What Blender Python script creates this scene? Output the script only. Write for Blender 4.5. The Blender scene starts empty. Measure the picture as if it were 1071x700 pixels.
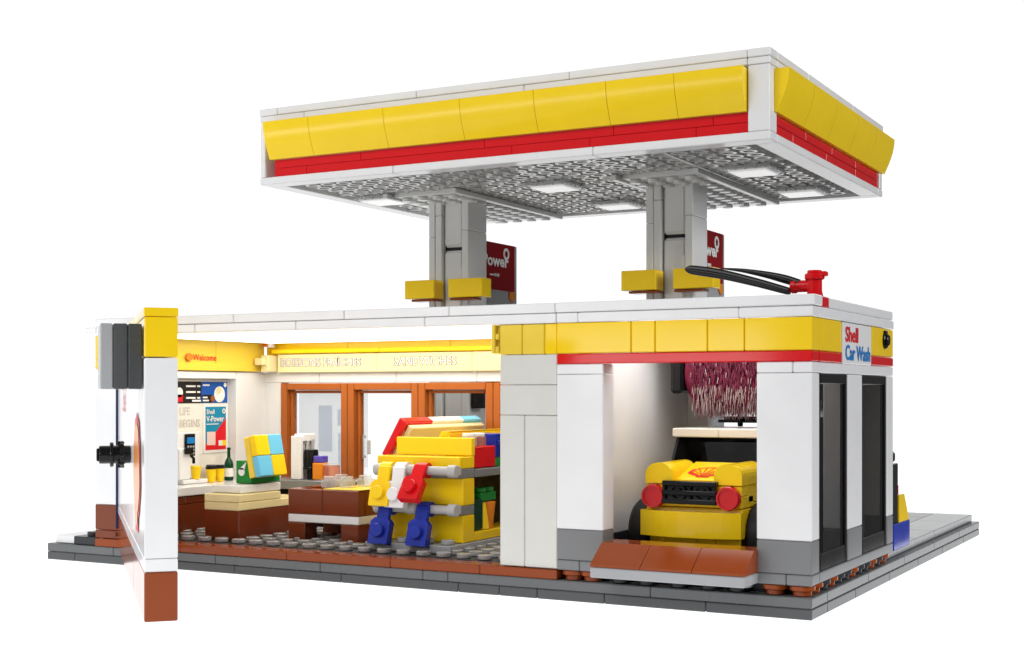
import bpy, bmesh, math, random
from mathutils import Vector, Matrix
random.seed(7)
U = 0.008                     # one stud pitch of the toy, in metres
P = 0.4                       # one plate height, in studs
scene = bpy.context.scene
C = scene.collection
ORI = {}                      # object name -> origin (in studs)

# ------------------------------------------------------------------ materials
def plastic(name, col, rough=0.22, spec=0.24, var=0.035, bump=0.006, coat=0.0, alpha=None):
    m = bpy.data.materials.new(name); m.use_nodes = True
    nt = m.node_tree; b = nt.nodes['Principled BSDF']
    tc = nt.nodes.new('ShaderNodeTexCoord')
    n1 = nt.nodes.new('ShaderNodeTexNoise'); n1.inputs['Scale'].default_value = 90; n1.inputs['Detail'].default_value = 3
    nt.links.new(tc.outputs['Object'], n1.inputs['Vector'])
    mr = nt.nodes.new('ShaderNodeMapRange')
    mr.inputs['To Min'].default_value = max(0.03, rough - var); mr.inputs['To Max'].default_value = rough + var
    nt.links.new(n1.outputs['Fac'], mr.inputs['Value']); nt.links.new(mr.outputs['Result'], b.inputs['Roughness'])
    n2 = nt.nodes.new('ShaderNodeTexNoise'); n2.inputs['Scale'].default_value = 260; n2.inputs['Detail'].default_value = 2
    nt.links.new(tc.outputs['Object'], n2.inputs['Vector'])
    bp = nt.nodes.new('ShaderNodeBump'); bp.inputs['Strength'].default_value = bump; bp.inputs['Distance'].default_value = 0.0006
    nt.links.new(n2.outputs['Fac'], bp.inputs['Height']); nt.links.new(bp.outputs['Normal'], b.inputs['Normal'])
    # very slight moulding tone variation
    hs = nt.nodes.new('ShaderNodeMix'); hs.data_type = 'RGBA'
    hs.inputs['A'].default_value = (*[c * 0.95 for c in col], 1); hs.inputs['B'].default_value = (*[min(1, c * 1.04) for c in col], 1)
    nt.links.new(n1.outputs['Fac'], hs.inputs['Factor']); nt.links.new(hs.outputs['Result'], b.inputs['Base Color'])
    b.inputs['Specular IOR Level'].default_value = spec
    b.inputs['Coat Weight'].default_value = coat
    return m

def glass(name, tint, gloss_rough=0.03, ior=1.45, body=0.0, body_col=(0.5, 0.5, 0.5)):
    m = bpy.data.materials.new(name); m.use_nodes = True
    nt = m.node_tree; nt.nodes.clear()
    out = nt.nodes.new('ShaderNodeOutputMaterial')
    tr = nt.nodes.new('ShaderNodeBsdfTransparent'); tr.inputs['Color'].default_value = (*tint, 1)
    gl = nt.nodes.new('ShaderNodeBsdfGlossy'); gl.inputs['Roughness'].default_value = gloss_rough
    fr = nt.nodes.new('ShaderNodeFresnel'); fr.inputs['IOR'].default_value = ior
    base = tr
    if body > 0:
        df = nt.nodes.new('ShaderNodeBsdfDiffuse'); df.inputs['Color'].default_value = (*body_col, 1)
        mx0 = nt.nodes.new('ShaderNodeMixShader'); mx0.inputs[0].default_value = body
        nt.links.new(tr.outputs[0], mx0.inputs[1]); nt.links.new(df.outputs[0], mx0.inputs[2]); base = mx0
    mx = nt.nodes.new('ShaderNodeMixShader')
    ge = nt.nodes.new('ShaderNodeNewGeometry'); sb = nt.nodes.new('ShaderNodeMath'); sb.operation = 'SUBTRACT'; sb.use_clamp = True   # no mirror on the inner faces of a thin pane
    nt.links.new(fr.outputs[0], sb.inputs[0]); nt.links.new(ge.outputs['Backfacing'], sb.inputs[1])
    nt.links.new(sb.outputs[0], mx.inputs[0]); nt.links.new(base.outputs[0], mx.inputs[1]); nt.links.new(gl.outputs[0], mx.inputs[2])
    nt.links.new(mx.outputs[0], out.inputs['Surface'])
    return m

def lamp_mat(name, col, strength):
    m = bpy.data.materials.new(name); m.use_nodes = True
    b = m.node_tree.nodes['Principled BSDF']
    b.inputs['Base Color'].default_value = (0.8, 0.8, 0.8, 1); b.inputs['Roughness'].default_value = 0.3
    b.inputs['Emission Color'].default_value = (*col, 1); b.inputs['Emission Strength'].default_value = strength
    return m

M = {
 'white': plastic('white_plastic', (0.80, 0.805, 0.82), 0.14),
 'warm_white': plastic('warm_white_plastic', (0.80, 0.78, 0.72), 0.25),
 'pillar_grey': plastic('pillar_light_grey', (0.70, 0.71, 0.71), 0.16),
 'column_white': plastic('column_off_white', (0.66, 0.66, 0.63), 0.25),
 'light_grey': plastic('light_grey_plastic', (0.36, 0.37, 0.385), 0.25),
 'mid_grey': plastic('mid_grey_plastic', (0.20, 0.205, 0.212), 0.25),
 'dark_grey': plastic('dark_grey_plastic', (0.085, 0.09, 0.095), 0.28),
 'base_grey': plastic('base_grey_plastic', (0.135, 0.142, 0.148), 0.28),
 'under_grey': plastic('underside_grey', (0.50, 0.50, 0.495), 0.12, 0.7),
 'floor_dark': plastic('floor_dark_grey', (0.035, 0.037, 0.04), 0.3),
 'stud_grey': plastic('stud_grey', (0.36, 0.36, 0.365), 0.16, .7),
 'black': plastic('black_plastic', (0.008, 0.008, 0.009), 0.14, 0.25),
 'yellow': plastic('yellow_plastic', (0.92, 0.62, 0.012), 0.11),
 'soft_yellow': plastic('soft_yellow_plastic', (0.83, 0.60, 0.06), 0.3),
 'canopy_yellow': plastic('canopy_yellow_plastic', (0.94, 0.655, 0.007), 0.2, spec=.32),
 'cream': plastic('cream_panel', (0.83, 0.72, 0.40), 0.3),
 'tan': plastic('tan_plastic', (0.80, 0.68, 0.36), 0.25),
 'red': plastic('red_plastic', (0.66, 0.008, 0.012), 0.11),
 'dark_red': plastic('dark_red_plastic', (0.24, 0.004, 0.008), 0.4, 0.12),
 'brown': plastic('reddish_brown_plastic', (0.175, 0.036, 0.012), 0.16, .35),
 'ramp_brown': plastic('dark_orange_brown_plastic', (0.26, 0.052, 0.011), 0.12),
 'frame_brown': plastic('window_frame_brown', (0.41, 0.112, 0.022), 0.2),
 'blue': plastic('blue_plastic', (0.014, 0.035, 0.36), 0.1),
 'navy': plastic('navy_plastic', (0.01, 0.012, 0.06), 0.2),
 'light_blue': plastic('light_blue_plastic', (0.16, 0.55, 0.80), 0.25),
 'green': plastic('green_plastic', (0.012, 0.22, 0.035), 0.2),
 'dark_green': plastic('dark_green_plastic', (0.006, 0.05, 0.02), 0.12),
 'orange': plastic('orange_plastic', (0.75, 0.24, 0.015), 0.25),
 'bar_grey': plastic('pearl_grey_plastic', (0.45, 0.45, 0.45), 0.15),
 'teal': plastic('teal_plastic', (0.01, 0.10, 0.11), 0.2),
 'ink_white': plastic('printed_white', (0.82, 0.82, 0.82), 0.4),
 'ink_grey': plastic('printed_grey', (0.16, 0.15, 0.12), 0.4),
 'ink_red': plastic('printed_red', (0.70, 0.012, 0.02), 0.4),
 'ink_blue': plastic('printed_blue', (0.01, 0.20, 0.56), 0.4),
 'ink_dkblue': plastic('printed_dark_blue', (0.01, 0.09, 0.42), 0.4),
 'ink_teal': plastic('printed_teal', (0.01, 0.25, 0.42), 0.4),
 'ink_orange': plastic('printed_orange', (0.70, 0.12, 0.01), 0.4),
 'ink_black': plastic('printed_black', (0.012, 0.012, 0.014), 0.4),
 'ink_brown': plastic('printed_brown', (0.30, 0.10, 0.03), 0.4),
 'ink_pink': plastic('printed_pink', (0.80, 0.60, 0.56), 0.4),
 'bristle': plastic('bristle_wine_red', (0.17, 0.008, 0.04), 0.35),
 'bristle_tip': plastic('bristle_pale_tip', (0.62, 0.50, 0.50), 0.35),
 'headlight': plastic('red_lamp_plastic', (0.62, 0.015, 0.02), 0.08, coat=0.5),
 'tyre': plastic('rubber_black', (0.012, 0.012, 0.012), 0.5),
 'dark_glass': glass('dark_tinted_glass', (0.50, 0.505, 0.51), 0.03, 1.35),
 'clear_glass': glass('clear_pane', (0.985, 0.99, 0.99), 0.02, 1.2),
 'frost_glass': glass('grey_glass', (0.95, 0.96, 0.965), 0.06, 1.25, 0.06, (0.6, 0.62, 0.64)),
 'smoke_glass': glass('windscreen_smoke', (0.05, 0.055, 0.06), 0.03, 1.14),
 'clear_plastic': glass('clear_plastic', (0.82, 0.83, 0.83), 0.05, 1.5, 0.25, (0.9, 0.9, 0.9)),
 'pink_clear': glass('pink_clear_plastic', (0.9, 0.55, 0.42), 0.06, 1.45, 0.3, (0.8, 0.4, 0.28)),
 'lamp_white': lamp_mat('lamp_diffuser', (1, 1, 1), 0.30),
}

# ------------------------------------------------------------------ mesh builder
class MB:
    def __init__(s, T=None):
        s.v = []; s.f = []; s.mi = []; s.sm = []; s.pc = []; s.T = T or Matrix.Identity(4)
    def add(s, verts, faces, m=0, smooth=False):
        o = len(s.v); s.pc.append((o, o + len(verts), len(s.f), len(s.f) + len(faces)))
        for p in verts: s.v.append(s.T @ Vector(p))
        for f in faces: s.f.append([i + o for i in f]); s.mi.append(m); s.sm.append(smooth)
        return s
    def box(s, x0, x1, y0, y1, z0, z1, b=0.035, m=0, g=0.008):
        x0, x1 = min(x0, x1) + g, max(x0, x1) - g; y0, y1 = min(y0, y1) + g, max(y0, y1) - g; z0, z1 = min(z0, z1) + g, max(z0, z1) - g
        b = min(b, (x1 - x0) * .3, (y1 - y0) * .3, (z1 - z0) * .3)
        c = ((x0 + x1) / 2, (y0 + y1) / 2, (z0 + z1) / 2); h = ((x1 - x0) / 2, (y1 - y0) / 2, (z1 - z0) / 2)
        vs = []; idx = {}
        for sx in (-1, 1):
            for sy in (-1, 1):
                for sz in (-1, 1):
                    for a in range(3):
                        d = [h[0] - (b if a != 0 else 0), h[1] - (b if a != 1 else 0), h[2] - (b if a != 2 else 0)]
                        idx[(sx, sy, sz, a)] = len(vs)
                        vs.append((c[0] + sx * d[0], c[1] + sy * d[1], c[2] + sz * d[2]))
        fs = []
        def key(a, sa, i, j):
            k = [0, 0, 0]; k[a] = sa; o = [q for q in range(3) if q != a]; k[o[0]] = i; k[o[1]] = j; return tuple(k)
        for a in range(3):
            for sa in (-1, 1):
                fs.append([idx[key(a, sa, i, j) + (a,)] for i, j in ((-1, -1), (1, -1), (1, 1), (-1, 1))])
        for a in range(3):           # edges along axis a
            o = [q for q in range(3) if q != a]
            for i in (-1, 1):
                for j in (-1, 1):
                    k0 = key(a, -1, i, j); k1 = key(a, 1, i, j)
                    fs.append([idx[k0 + (o[0],)], idx[k1 + (o[0],)], idx[k1 + (o[1],)], idx[k0 + (o[1],)]])
        for sx in (-1, 1):
            for sy in (-1, 1):
                for sz in (-1, 1):
                    fs.append([idx[(sx, sy, sz, a)] for a in range(3)])
        cv = Vector(c)
        for f in fs:                 # outward orientation
            p = [Vector(vs[i]) for i in f]; n = (p[1] - p[0]).cross(p[2] - p[0])
            if n.dot(sum(p, Vector()) / len(p) - cv) < 0: f.reverse()
        return s.add(vs, fs, m)
    def cyl(s, p, axis, r, h, n=20, m=0, r2=None, bev=0.03, smooth=True):
        """solid cylinder from p along axis for length h, rounded rims"""
        ax = Vector(axis).normalized(); up = Vector((0, 0, 1)) if abs(ax.z) < .9 else Vector((1, 0, 0))
        e1 = ax.cross(up).normalized(); e2 = ax.cross(e1); r2 = r if r2 is None else r2; p = Vector(p)
        b = min(bev, r * .3, r2 * .3, h * .3)
        prof = [(0, r - b), (b, r), (h - b, r2), (h, r2 - b)]
        rings = []
        for (t, rr) in prof:
            rings.append([p + ax * t + (e1 * math.cos(2 * math.pi * i / n) + e2 * math.sin(2 * math.pi * i / n)) * rr for i in range(n)])
        vs = []; fs = []; sm = []
        for k in range(3):
            o = len(vs); vs += rings[k] + rings[k + 1]
            for i in range(n): fs.append([o + i, o + (i + 1) % n, o + n + (i + 1) % n, o + n + i])
        s.add(vs, fs, m, smooth)
        s.add(rings[0], [list(range(n))[::-1]], m); s.add(rings[3], [list(range(n))], m)
        return s
    def ring(s, p, axis, r, ri, h, n=16, m=0):
        ax = Vector(axis).normalized(); up = Vector((0, 0, 1)) if abs(ax.z) < .9 else Vector((1, 0, 0))
        e1 = ax.cross(up).normalized(); e2 = ax.cross(e1); p = Vector(p)
        R = lambda t, rr: [p + ax * t + (e1 * math.cos(2 * math.pi * i / n) + e2 * math.sin(2 * math.pi * i / n)) * rr for i in range(n)]
        for A, B in ((R(0, r), R(h, r)), (R(h, r), R(h, ri)), (R(h, ri), R(0, ri)), (R(0, ri), R(0, r))):
            s.add(A + B, [[i, (i + 1) % n, n + (i + 1) % n, n + i] for i in range(n)], m, True)
        return s
    def lathe(s, p, prof, n=20, m=0, axis='z'):
        for (r0, z0), (r1, z1) in zip(prof[:-1], prof[1:]):
            A = [(p[0] + r0 * math.cos(2 * math.pi * i / n), p[1] + r0 * math.sin(2 * math.pi * i / n), p[2] + z0) for i in range(n)]
            B = [(p[0] + r1 * math.cos(2 * math.pi * i / n), p[1] + r1 * math.sin(2 * math.pi * i / n), p[2] + z1) for i in range(n)]
            s.add(A + B, [[i, (i + 1) % n, n + (i + 1) % n, n + i] for i in range(n)], m, True)
        return s
    def prism(s, poly, o, e1, e2, e3, m=0, smooth=False):
        """polygon (a,b) -> o + a*e1 + b*e2, swept by vector e3"""
        o, e1, e2, e3 = map(Vector, (o, e1, e2, e3)); n = len(poly)
        A = [o + e1 * a + e2 * b for a, b in poly]; B = [q + e3 for q in A]
        flip = e1.cross(e2).dot(e3) > 0
        area = sum(poly[i][0] * poly[(i + 1) % n][1] - poly[(i + 1) % n][0] * poly[i][1] for i in range(n))
        if area < 0: flip = not flip
        f0 = list(range(n)); f1 = list(range(n))
        if flip: f0.reverse()
        else: f1.reverse()
        s.add(A, [f0], m); s.add(B, [f1], m)
        side = []
        for i in range(n):
            q = [i, (i + 1) % n, n + (i + 1) % n, n + i]
            if not flip: q.reverse()
            side.append(q)
        if smooth:
            s.add(A + B, side, m, True)
        else:
            for q in side: s.add([(A + B)[k] for k in q], [[0, 1, 2, 3]], m)
        return s
    def tube(s, pts, r, n=12, m=0, rs=None):
        pts = [Vector(p) for p in pts]; R = []
        for i, p in enumerate(pts):
            d = (pts[min(i + 1, len(pts) - 1)] - pts[max(i - 1, 0)]).normalized()
            up = Vector((0, 0, 1)) if abs(d.z) < .9 else Vector((1, 0, 0))
            e1 = d.cross(up).normalized(); e2 = d.cross(e1); rr = rs[i] if rs else r
            R.append([p + (e1 * math.cos(2 * math.pi * k / n) + e2 * math.sin(2 * math.pi * k / n)) * rr for k in range(n)])
        vs = [q for ring in R for q in ring]; fs = []
        for i in range(len(R) - 1):
            for k in range(n): fs.append([i * n + k, i * n + (k + 1) % n, (i + 1) * n + (k + 1) % n, (i + 1) * n + k])
        s.add(vs, fs, m, True); s.add(R[0], [list(range(n))[::-1]], m); s.add(R[-1], [list(range(n))], m)
        return s
    def build(s, name, mats, parent=None, origin=None, sep=False, **kw):
        if sep:                          # pieces that do not touch become separate parts of the same kind
            cl = []
            for (v0, v1, f0, f1) in s.pc:
                P_ = s.v[v0:v1]; lo = [min(p[i] for p in P_) - .03 for i in range(3)]; hi = [max(p[i] for p in P_) + .03 for i in range(3)]
                new = [lo, hi, list(range(v0, v1)), list(range(f0, f1))]; rest = []
                for c in cl:
                    if all(c[0][i] <= new[1][i] and new[0][i] <= c[1][i] for i in range(3)):
                        new = [[min(a, b) for a, b in zip(c[0], new[0])], [max(a, b) for a, b in zip(c[1], new[1])], c[2] + new[2], c[3] + new[3]]
                    else: rest.append(c)
                cl = rest + [new]
            out = None
            for c in cl:
                m2 = MB(); mp = {v: i for i, v in enumerate(c[2])}
                m2.v = [s.v[v] for v in c[2]]; m2.f = [[mp[v] for v in s.f[f]] for f in c[3]]; m2.mi = [s.mi[f] for f in c[3]]; m2.sm = [s.sm[f] for f in c[3]]
                out = m2.build(name, mats, parent, origin, **kw)
            return out
        if not isinstance(mats, (list, tuple)): mats = [mats]
        if origin is None: origin = ORI[parent.name] if parent else (0, 0, 0)
        og = Vector(origin)
        me = bpy.data.meshes.new(name)
        me.from_pydata([tuple((v - og) * U) for v in s.v], [], s.f)
        for m in mats: me.materials.append(M[m])
        me.polygons.foreach_set('material_index', s.mi); me.polygons.foreach_set('use_smooth', s.sm)
        me.update()
        o = bpy.data.objects.new(name, me); C.objects.link(o)
        if parent: o.parent = parent
        else: o.location = og * U
        ORI[o.name] = tuple(og)
        for k, v in kw.items(): o[k] = v
        return o

def thing(name, label, cat, loc, group=None):
    o = bpy.data.objects.new(name, None); C.objects.link(o); o.location = Vector(loc) * U
    o.empty_display_size = 0.005
    o['label'] = label; o['category'] = cat
    if group: o['group'] = group
    ORI[o.name] = tuple(loc); return o
def dup(root, loc, label):
    r = root.copy(); C.objects.link(r); r.location = Vector(loc) * U; r['label'] = label
    for ch in list(root.children):
        c = ch.copy(); C.objects.link(c); c.parent = r
        for g in list(ch.children):
            d = g.copy(); C.objects.link(d); d.parent = c
    return r

def text(name, body, mat, parent, o, right, up, size, depth=0.012, fat=0.0, align='LEFT', sx=1.0, width=None):
    """flat lettering lying on a surface; o = baseline start, in studs"""
    cu = bpy.data.curves.new(name, 'FONT'); cu.body = body; cu.size = 1.0; cu.extrude = 0.0; cu.offset = fat; cu.align_x = align
    cu.resolution_u = 3
    ob = bpy.data.objects.new(name, cu); C.objects.link(ob)
    dg = bpy.context.evaluated_depsgraph_get(); dg.update()
    me = bpy.data.meshes.new_from_object(ob.evaluated_get(dg))
    bpy.data.objects.remove(ob); bpy.data.curves.remove(cu)
    mb = MB(); o, right, up = Vector(o), Vector(right).normalized(), Vector(up).normalized(); n = right.cross(up)
    if width: sx = width / (max(v.co.x for v in me.vertices) * size)
    vs = [o + right * v.co.x * size * sx + up * v.co.y * size + n * depth for v in me.vertices]
    mb.add(vs, [list(p.vertices) for p in me.polygons], 0)
    bpy.data.meshes.remove(me)
    return mb.build(name, mat, parent)

def shell_poly(k=1.0):
    pts = []
    n = 7
    for i in range(n):
        a0 = math.radians(205 - i * 230 / n); a1 = math.radians(205 - (i + 1) * 230 / n)
        for t in range(5):
            a = a0 + (a1 - a0) * t / 5
            r = 1.0 + 0.07 * math.sin(math.pi * t / 5)
            pts.append((r * math.cos(a) * 1.08, r * math.sin(a) * 0.92 + 0.05))
    pts += [(0.62, -0.62), (0.42, -0.66), (0.40, -0.92), (-0.40, -0.92), (-0.42, -0.66), (-0.62, -0.62)]
    return [(x * k, y * k) for x, y in pts]
def emblem(parent, o, right, up, r, name='shell_emblem', rays=True, inner='yellow', off=0.012, rim=.87):
    o, right, up = Vector(o), Vector(right).normalized(), Vector(up).normalized(); n = right.cross(up)
    mb = MB()
    L = lambda a, b, d: o + right * a * r + up * b * r + n * d
    sp = shell_poly(1.0); mb.add([L(0, -.1, off)] + [L(a, b, off) for a, b in sp], [[0, i + 1, (i + 1) % len(sp) + 1] for i in range(len(sp))], 0)
    sp = shell_poly(rim); mb.add([L(0, -.1, off * 2)] + [L(a, b, off * 2) for a, b in sp], [[0, i + 1, (i + 1) % len(sp) + 1] for i in range(len(sp))], 1)
    if rays:
        for i in range(1, 7):
            a = math.radians(205 - i * 230 / 7); d = Vector((math.cos(a) * .88, math.sin(a) * .78 + .05)); b0 = Vector((d.x * .12, -.62))
            t = (d - b0).normalized(); s_ = Vector((-t.y, t.x)) * .035
            q = [b0 + s_, b0 - s_, d - s_, d + s_]
            mb.add([L(p.x, p.y, off * 3) for p in q], [[0, 1, 2, 3]], 0)
    return mb.build(name, ['ink_red', inner], parent)

def row(mb, x0, x1, cuts, y0, y1, z0, z1, m=0, axis='x', b=0.035):
    """one course of bricks along x (or y) with joints at cuts"""
    c = [x0] + sorted(q for q in cuts if x0 < q < x1) + [x1]
    for a, e in zip(c[:-1], c[1:]):
        if axis == 'x': mb.box(a, e, y0, y1, z0, z1, b, m)
        else: mb.box(y0, y1, a, e, z0, z1, b, m)
    return mb
def frange(a, b, st):
    r = []
    while a < b: r.append(a); a += st
    return r

# ------------------------------------------------------------------ setting: light table added under the toy as a shadowless white ground
g = MB(); S = 1500
g.add([(-95, -34, -.02), (3, -34, -.02), (3, 75, -.02), (-95, 75, -.02)], [[0, 1, 2, 3]])
mt = bpy.data.materials.new('white_light_table'); mt.use_nodes = True; nt = mt.node_tree; nt.nodes.clear()
out = nt.nodes.new('ShaderNodeOutputMaterial'); tl = nt.nodes.new('ShaderNodeBsdfTranslucent'); tl.inputs['Color'].default_value = (0.95, 0.95, 0.95, 1)
nt.links.new(tl.outputs[0], out.inputs['Surface']); M['table'] = mt
gr = g.build('ground', 'table'); gr['kind'] = 'structure'

# ------------------------------------------------------------------ baseplate
BL, BD = -37.84, 33.1
base = thing('base_plate', 'grey base slab of the toy filling station with studded floor and tiled forecourt', 'base plate', (-18.9, 16, 0))
mb = MB()
row(mb, BL, 0, [-36.0, -31.5, -26.2, -20.4, -14.6, -12.7, -11.0, -8.1, -4.0], 0, 2, 0, P)
row(mb, 2, BD, frange(6, 33, 5.6), -2, 0, 0, P, axis='y')
row(mb, 2, BD, [10, 20], BL, BL + 2, 0, P, axis='y')
row(mb, BL + 2, -2, [-28, -19, -9], BD - 2, BD, 0, P)
mb.box(BL + 2, -2, 2, BD - 2, 0.02, P)
mb.build('lower_layer', 'dark_grey', base)
mb = MB()
row(mb, BL, 0, [-33.5, -27.3, -21.5, -16.3, -15.1, -6.2], 0, 2, P, 2 * P)
row(mb, 2, BD, frange(8, 33, 6.4), -2, 0, P, 2 * P, axis='y')
row(mb, 2, BD, [12, 22], BL, BL + 2, P, 2 * P, axis='y')
row(mb, BL + 2, -2, [-24, -13], BD - 2, BD, P, 2 * P)
mb.box(BL + 2, -2, 2, BD - 2, P, 2 * P)
mb.build('upper_layer', 'base_grey', base, label='lighter grey upper layer of the slab')
mb = MB()                                     # white kerb tiles along the left edge
row(mb, 0.25, BD - .2, frange(4.2, 33, 4), -37.55, -36.25, 2 * P, 3 * P, axis='y')
mb.build('kerb_tile', 'white', base)
mb = MB()
mb.box(-36.2, -34.75, 0.12, BD - .4, 2 * P, 3 * P)
for y in frange(.7, BD - .8, 1.0): mb.cyl((-35.45, y, 3 * P), (0, 0, 1), .3, .2, 14)
mb.build('studded_strip', 'floor_dark', base)
mb = MB()                                     # shop floor
mb.box(-33.7, -10.15, 1.0, 11.6, 2 * P, 3 * P, .01)
mb.build('shop_floor', 'floor_dark', base)
mb = MB()
for x in frange(-33.2, -10.3, 1.0):
    for y in frange(1.5, 11.4, 1.0): mb.cyl((x, y, 3 * P), (0, 0, 1), .31, .2, 16)
mb.build('floor_studs', 'stud_grey', base)
mb = MB()
row(mb, -34.7, -10.13, [-29.4, -23.3, -17.9, -13.6], 0.0, 1.0, 2 * P, 3 * P - .01)
mb.build('threshold_tile', 'ramp_brown', base, label='glossy brown tiles edging the open shop front')
mb = MB()                                     # car wash floor under the car
mb.box(-10.1, -.35, 0.9, 12.0, 2 * P, 3 * P, .01)
mb.build('wash_floor', 'floor_dark', base)
br, bk = MB(), MB()
for x, k in ((-9.6, 0), (-8.8, 0), (-7.6, 1), (-6.5, 1), (-5.2, 1), (-4.0, 1), (-2.9, 1), (-1.5, 0), (-.5, 0)):
    q = (br, bk)[k]; q.cyl((x, .5, 2 * P), (0, 0, 1), .34, .2, 18); q.cyl((x, .5, 2 * P + .2), (0, 0, 1), .46, .19, 18)
for i, y in enumerate(frange(1.5, 12.2, 1.0)):
    q = br if i in (0, 2, 5, 8, 10) else bk
    q.cyl((-.5, y, 2 * P), (0, 0, 1), .34, .2, 18); q.cyl((-.5, y, 2 * P + .2), (0, 0, 1), .46, .19, 18)
br.build('brown_round_plates', 'ramp_brown', base, sep=True); bk.build('dark_round_plates', 'floor_dark', base)
mb = MB()                                     # forecourt
row(mb, 12.45, BD - .3, [18.4, 22.6, 27.8], -2.4, -.35, 2 * P, 3 * P, axis='y')
mb.build('edge_tile', 'light_grey', base)
mb = MB()
xs = [-36.2] + frange(-34.4, -2.6, 4) + [-2.4]
for i, (a, b) in enumerate(zip(xs[:-1], xs[1:])):
    row(mb, 12.45, BD - .3, [q + (i % 2) * 2.5 for q in (16, 21, 26, 30)], a, b, 2 * P, 3 * P - .012, axis='y')
mb.build('forecourt_tile', 'mid_grey', base)

# ------------------------------------------------------------------ shop building
W0, W1 = -34.7, -10.15
shop = thing('shop_building', 'long white shop with open front, brown framed rear windows and one wall swung outwards', 'shop', (-22, 6, 0.8))
mb = MB()                                     # left wall: stub, inner wall, recess
for z0, z1 in ((2.8, 8.8), (8.8, 9.2)): mb.box(W0, -32.9, 0.02, 1.0, z0, z1)
mb.box(W0, -34.32, 1.0, 12.3, 2.8, 9.2, g=0); mb.box(-34.32, -33.7, 9.1, 12.3, 1.2, 9.2); mb.box(-34.32, -33.7, 1.0, 9.1, 8.8, 9.2)
mb.box(-34.32, -34.27, 1.0, 9.1, 1.2, 8.8, g=0)
mb.build('side_wall', 'white', shop)
mb = MB()
mb.box(W0, -32.9, 0.02, 1.0, 1.6, 2.8); mb.box(W0, -32.9, 0.02, 1.0, 1.2, 1.6); mb.box(W0, -34.3, 1.0, 12.3, 1.2, 2.8)
mb.cyl((-33.35, -.01, 1.42), (0, -1, 0), .1, .06, 12); mb.box(-33.2, -33.0, -.03, .05, 1.3, 1.55)
mb.build('wall_base', 'brown', shop, sep=True)
mb = MB()
mb.box(W0, -32.9, .02, 1.0, 9.2, 9.6); mb.box(W0, -32.9, .02, 1.0, 9.6, 10.8)
row(mb, 1.0, 11.35, [7.4], W0, -33.62, 9.2, 10.8, axis='y')
mb.box(W0, -33.55, 1, 11.3, 9.2, 9.58, m=0)
mb.build('side_fascia', 'soft_yellow', shop)
emblem(shop, (-33.53, 5.25, 9.86), (0, 1, 0), (0, 0, 1), .22, 'welcome_emblem', False, 'orange')
text('welcome_lettering', 'Welcome', 'ink_red', shop, (-33.6, 5.6, 9.74), (0, 1, 0), (0, 0, 1), .45, .02, .012)
# back wall
mb = MB()
mb.box(-34.3, -32.66, 11.55, 12.3, 1.2, 8.8)
row(mb, -34.3, W1, [-30.1, -25.2, -20.4, -15.5], 11.5, 12.3, 8.62, 9.2)
mb.box(-11.0, W1, 11.55, 12.3, 1.2, 8.6)
mb.build('rear_wall', 'white', shop, sep=True)
mb = MB()
row(mb, -33.6, W1, [-28.2, -21.9, -16], 11.45, 12.3, 9.2, 10.8)
row(mb, -33.0, W1, [-26, -19], 11.1, 11.45, 10.17, 10.42)
mb.build('rear_fascia', 'yellow', shop)
sg = MB(); row(sg, -32.66, W1, [-26.2, -20.5], 11.2, 11.45, 9.15, 10.15)
sign = sg.build('sign_board', 'cream', shop)
for t, x, wd, sz in (('BOISSONS', -32.4, 2.6, .6), ('FRAÎCHES', -29.6, 2.4, .56), ('SANDWICHES', -25.1, 3.7, .6)):
    a = text('lettering', t, 'ink_grey', sign, (x - .025, 11.2, 9.5), (1, 0, 0), (0, 0, 1), sz, .008, .045, width=wd + .06)
    b = text('lettering', t, 'ink_white', sign, (x, 11.2, 9.5), (1, 0, 0), (0, 0, 1), sz, .016, .0, width=wd)
mb = MB(); mb.box(-33.3, -32.75, 10.6, 11.4, 9.2, 10.1); mb.box(-33.5, -32.9, 10.3, 10.9, 9.55, 9.95)
mb.build('sign_bracket', 'cream', shop)
mb = MB(); mb.box(-33.3, -32.95, 10.7, 11.1, 10.55, 10.78, m=0); mb.box(-32.95, -32.7, 10.7, 11.1, 10.5, 10.78, m=1)
mb.build('corner_clip', ['ink_orange', 'white'], shop)
# rear windows: five brown frames
for i in range(5):
    x0 = -32.64 + 4.4 * i; x1 = x0 + 4.39
    f = MB()
    f.box(x0, x0 + .42, 11.45, 12.3, 1.2, 8.6); f.box(x1 - .42, x1, 11.45, 12.3, 1.2, 8.6)
    f.box(x0 + .42, x1 - .42, 11.45, 12.3, 8.22, 8.6); f.box(x0 + .42, x1 - .42, 11.45, 12.3, 1.2, 1.6)
    f.box(x0 + .42, x0 + .62, 11.75, 12.15, 1.6, 8.22); f.box(x1 - .62, x1 - .42, 11.75, 12.15, 1.6, 8.22); f.box(x0 + .62, x1 - .62, 11.75, 12.15, 8.05, 8.22)
    fo = f.build('window_frame', 'frame_brown', shop)
    q = MB(); q.box(x0 + .6, x1 - .6, 11.93, 11.98, 1.6, 8.06, .005, g=0); q.build('pane', 'frost_glass' if i == 0 else 'clear_glass', fo)
    if i in (1, 4):
        h = MB(); h.box(x0 + .8, x0 + .88, 11.7, 11.8, 4.6, 5.9); h.box(x0 + .8, x0 + .9, 11.78, 11.94, 4.65, 4.8); h.box(x0 + .8, x0 + .9, 11.78, 11.94, 5.7, 5.85)
        h.box(x0 + .98, x0 + 1.2, 11.84, 11.93, 4.85, 5.6)
        h.build('door_handle', 'bar_grey', fo)
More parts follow.
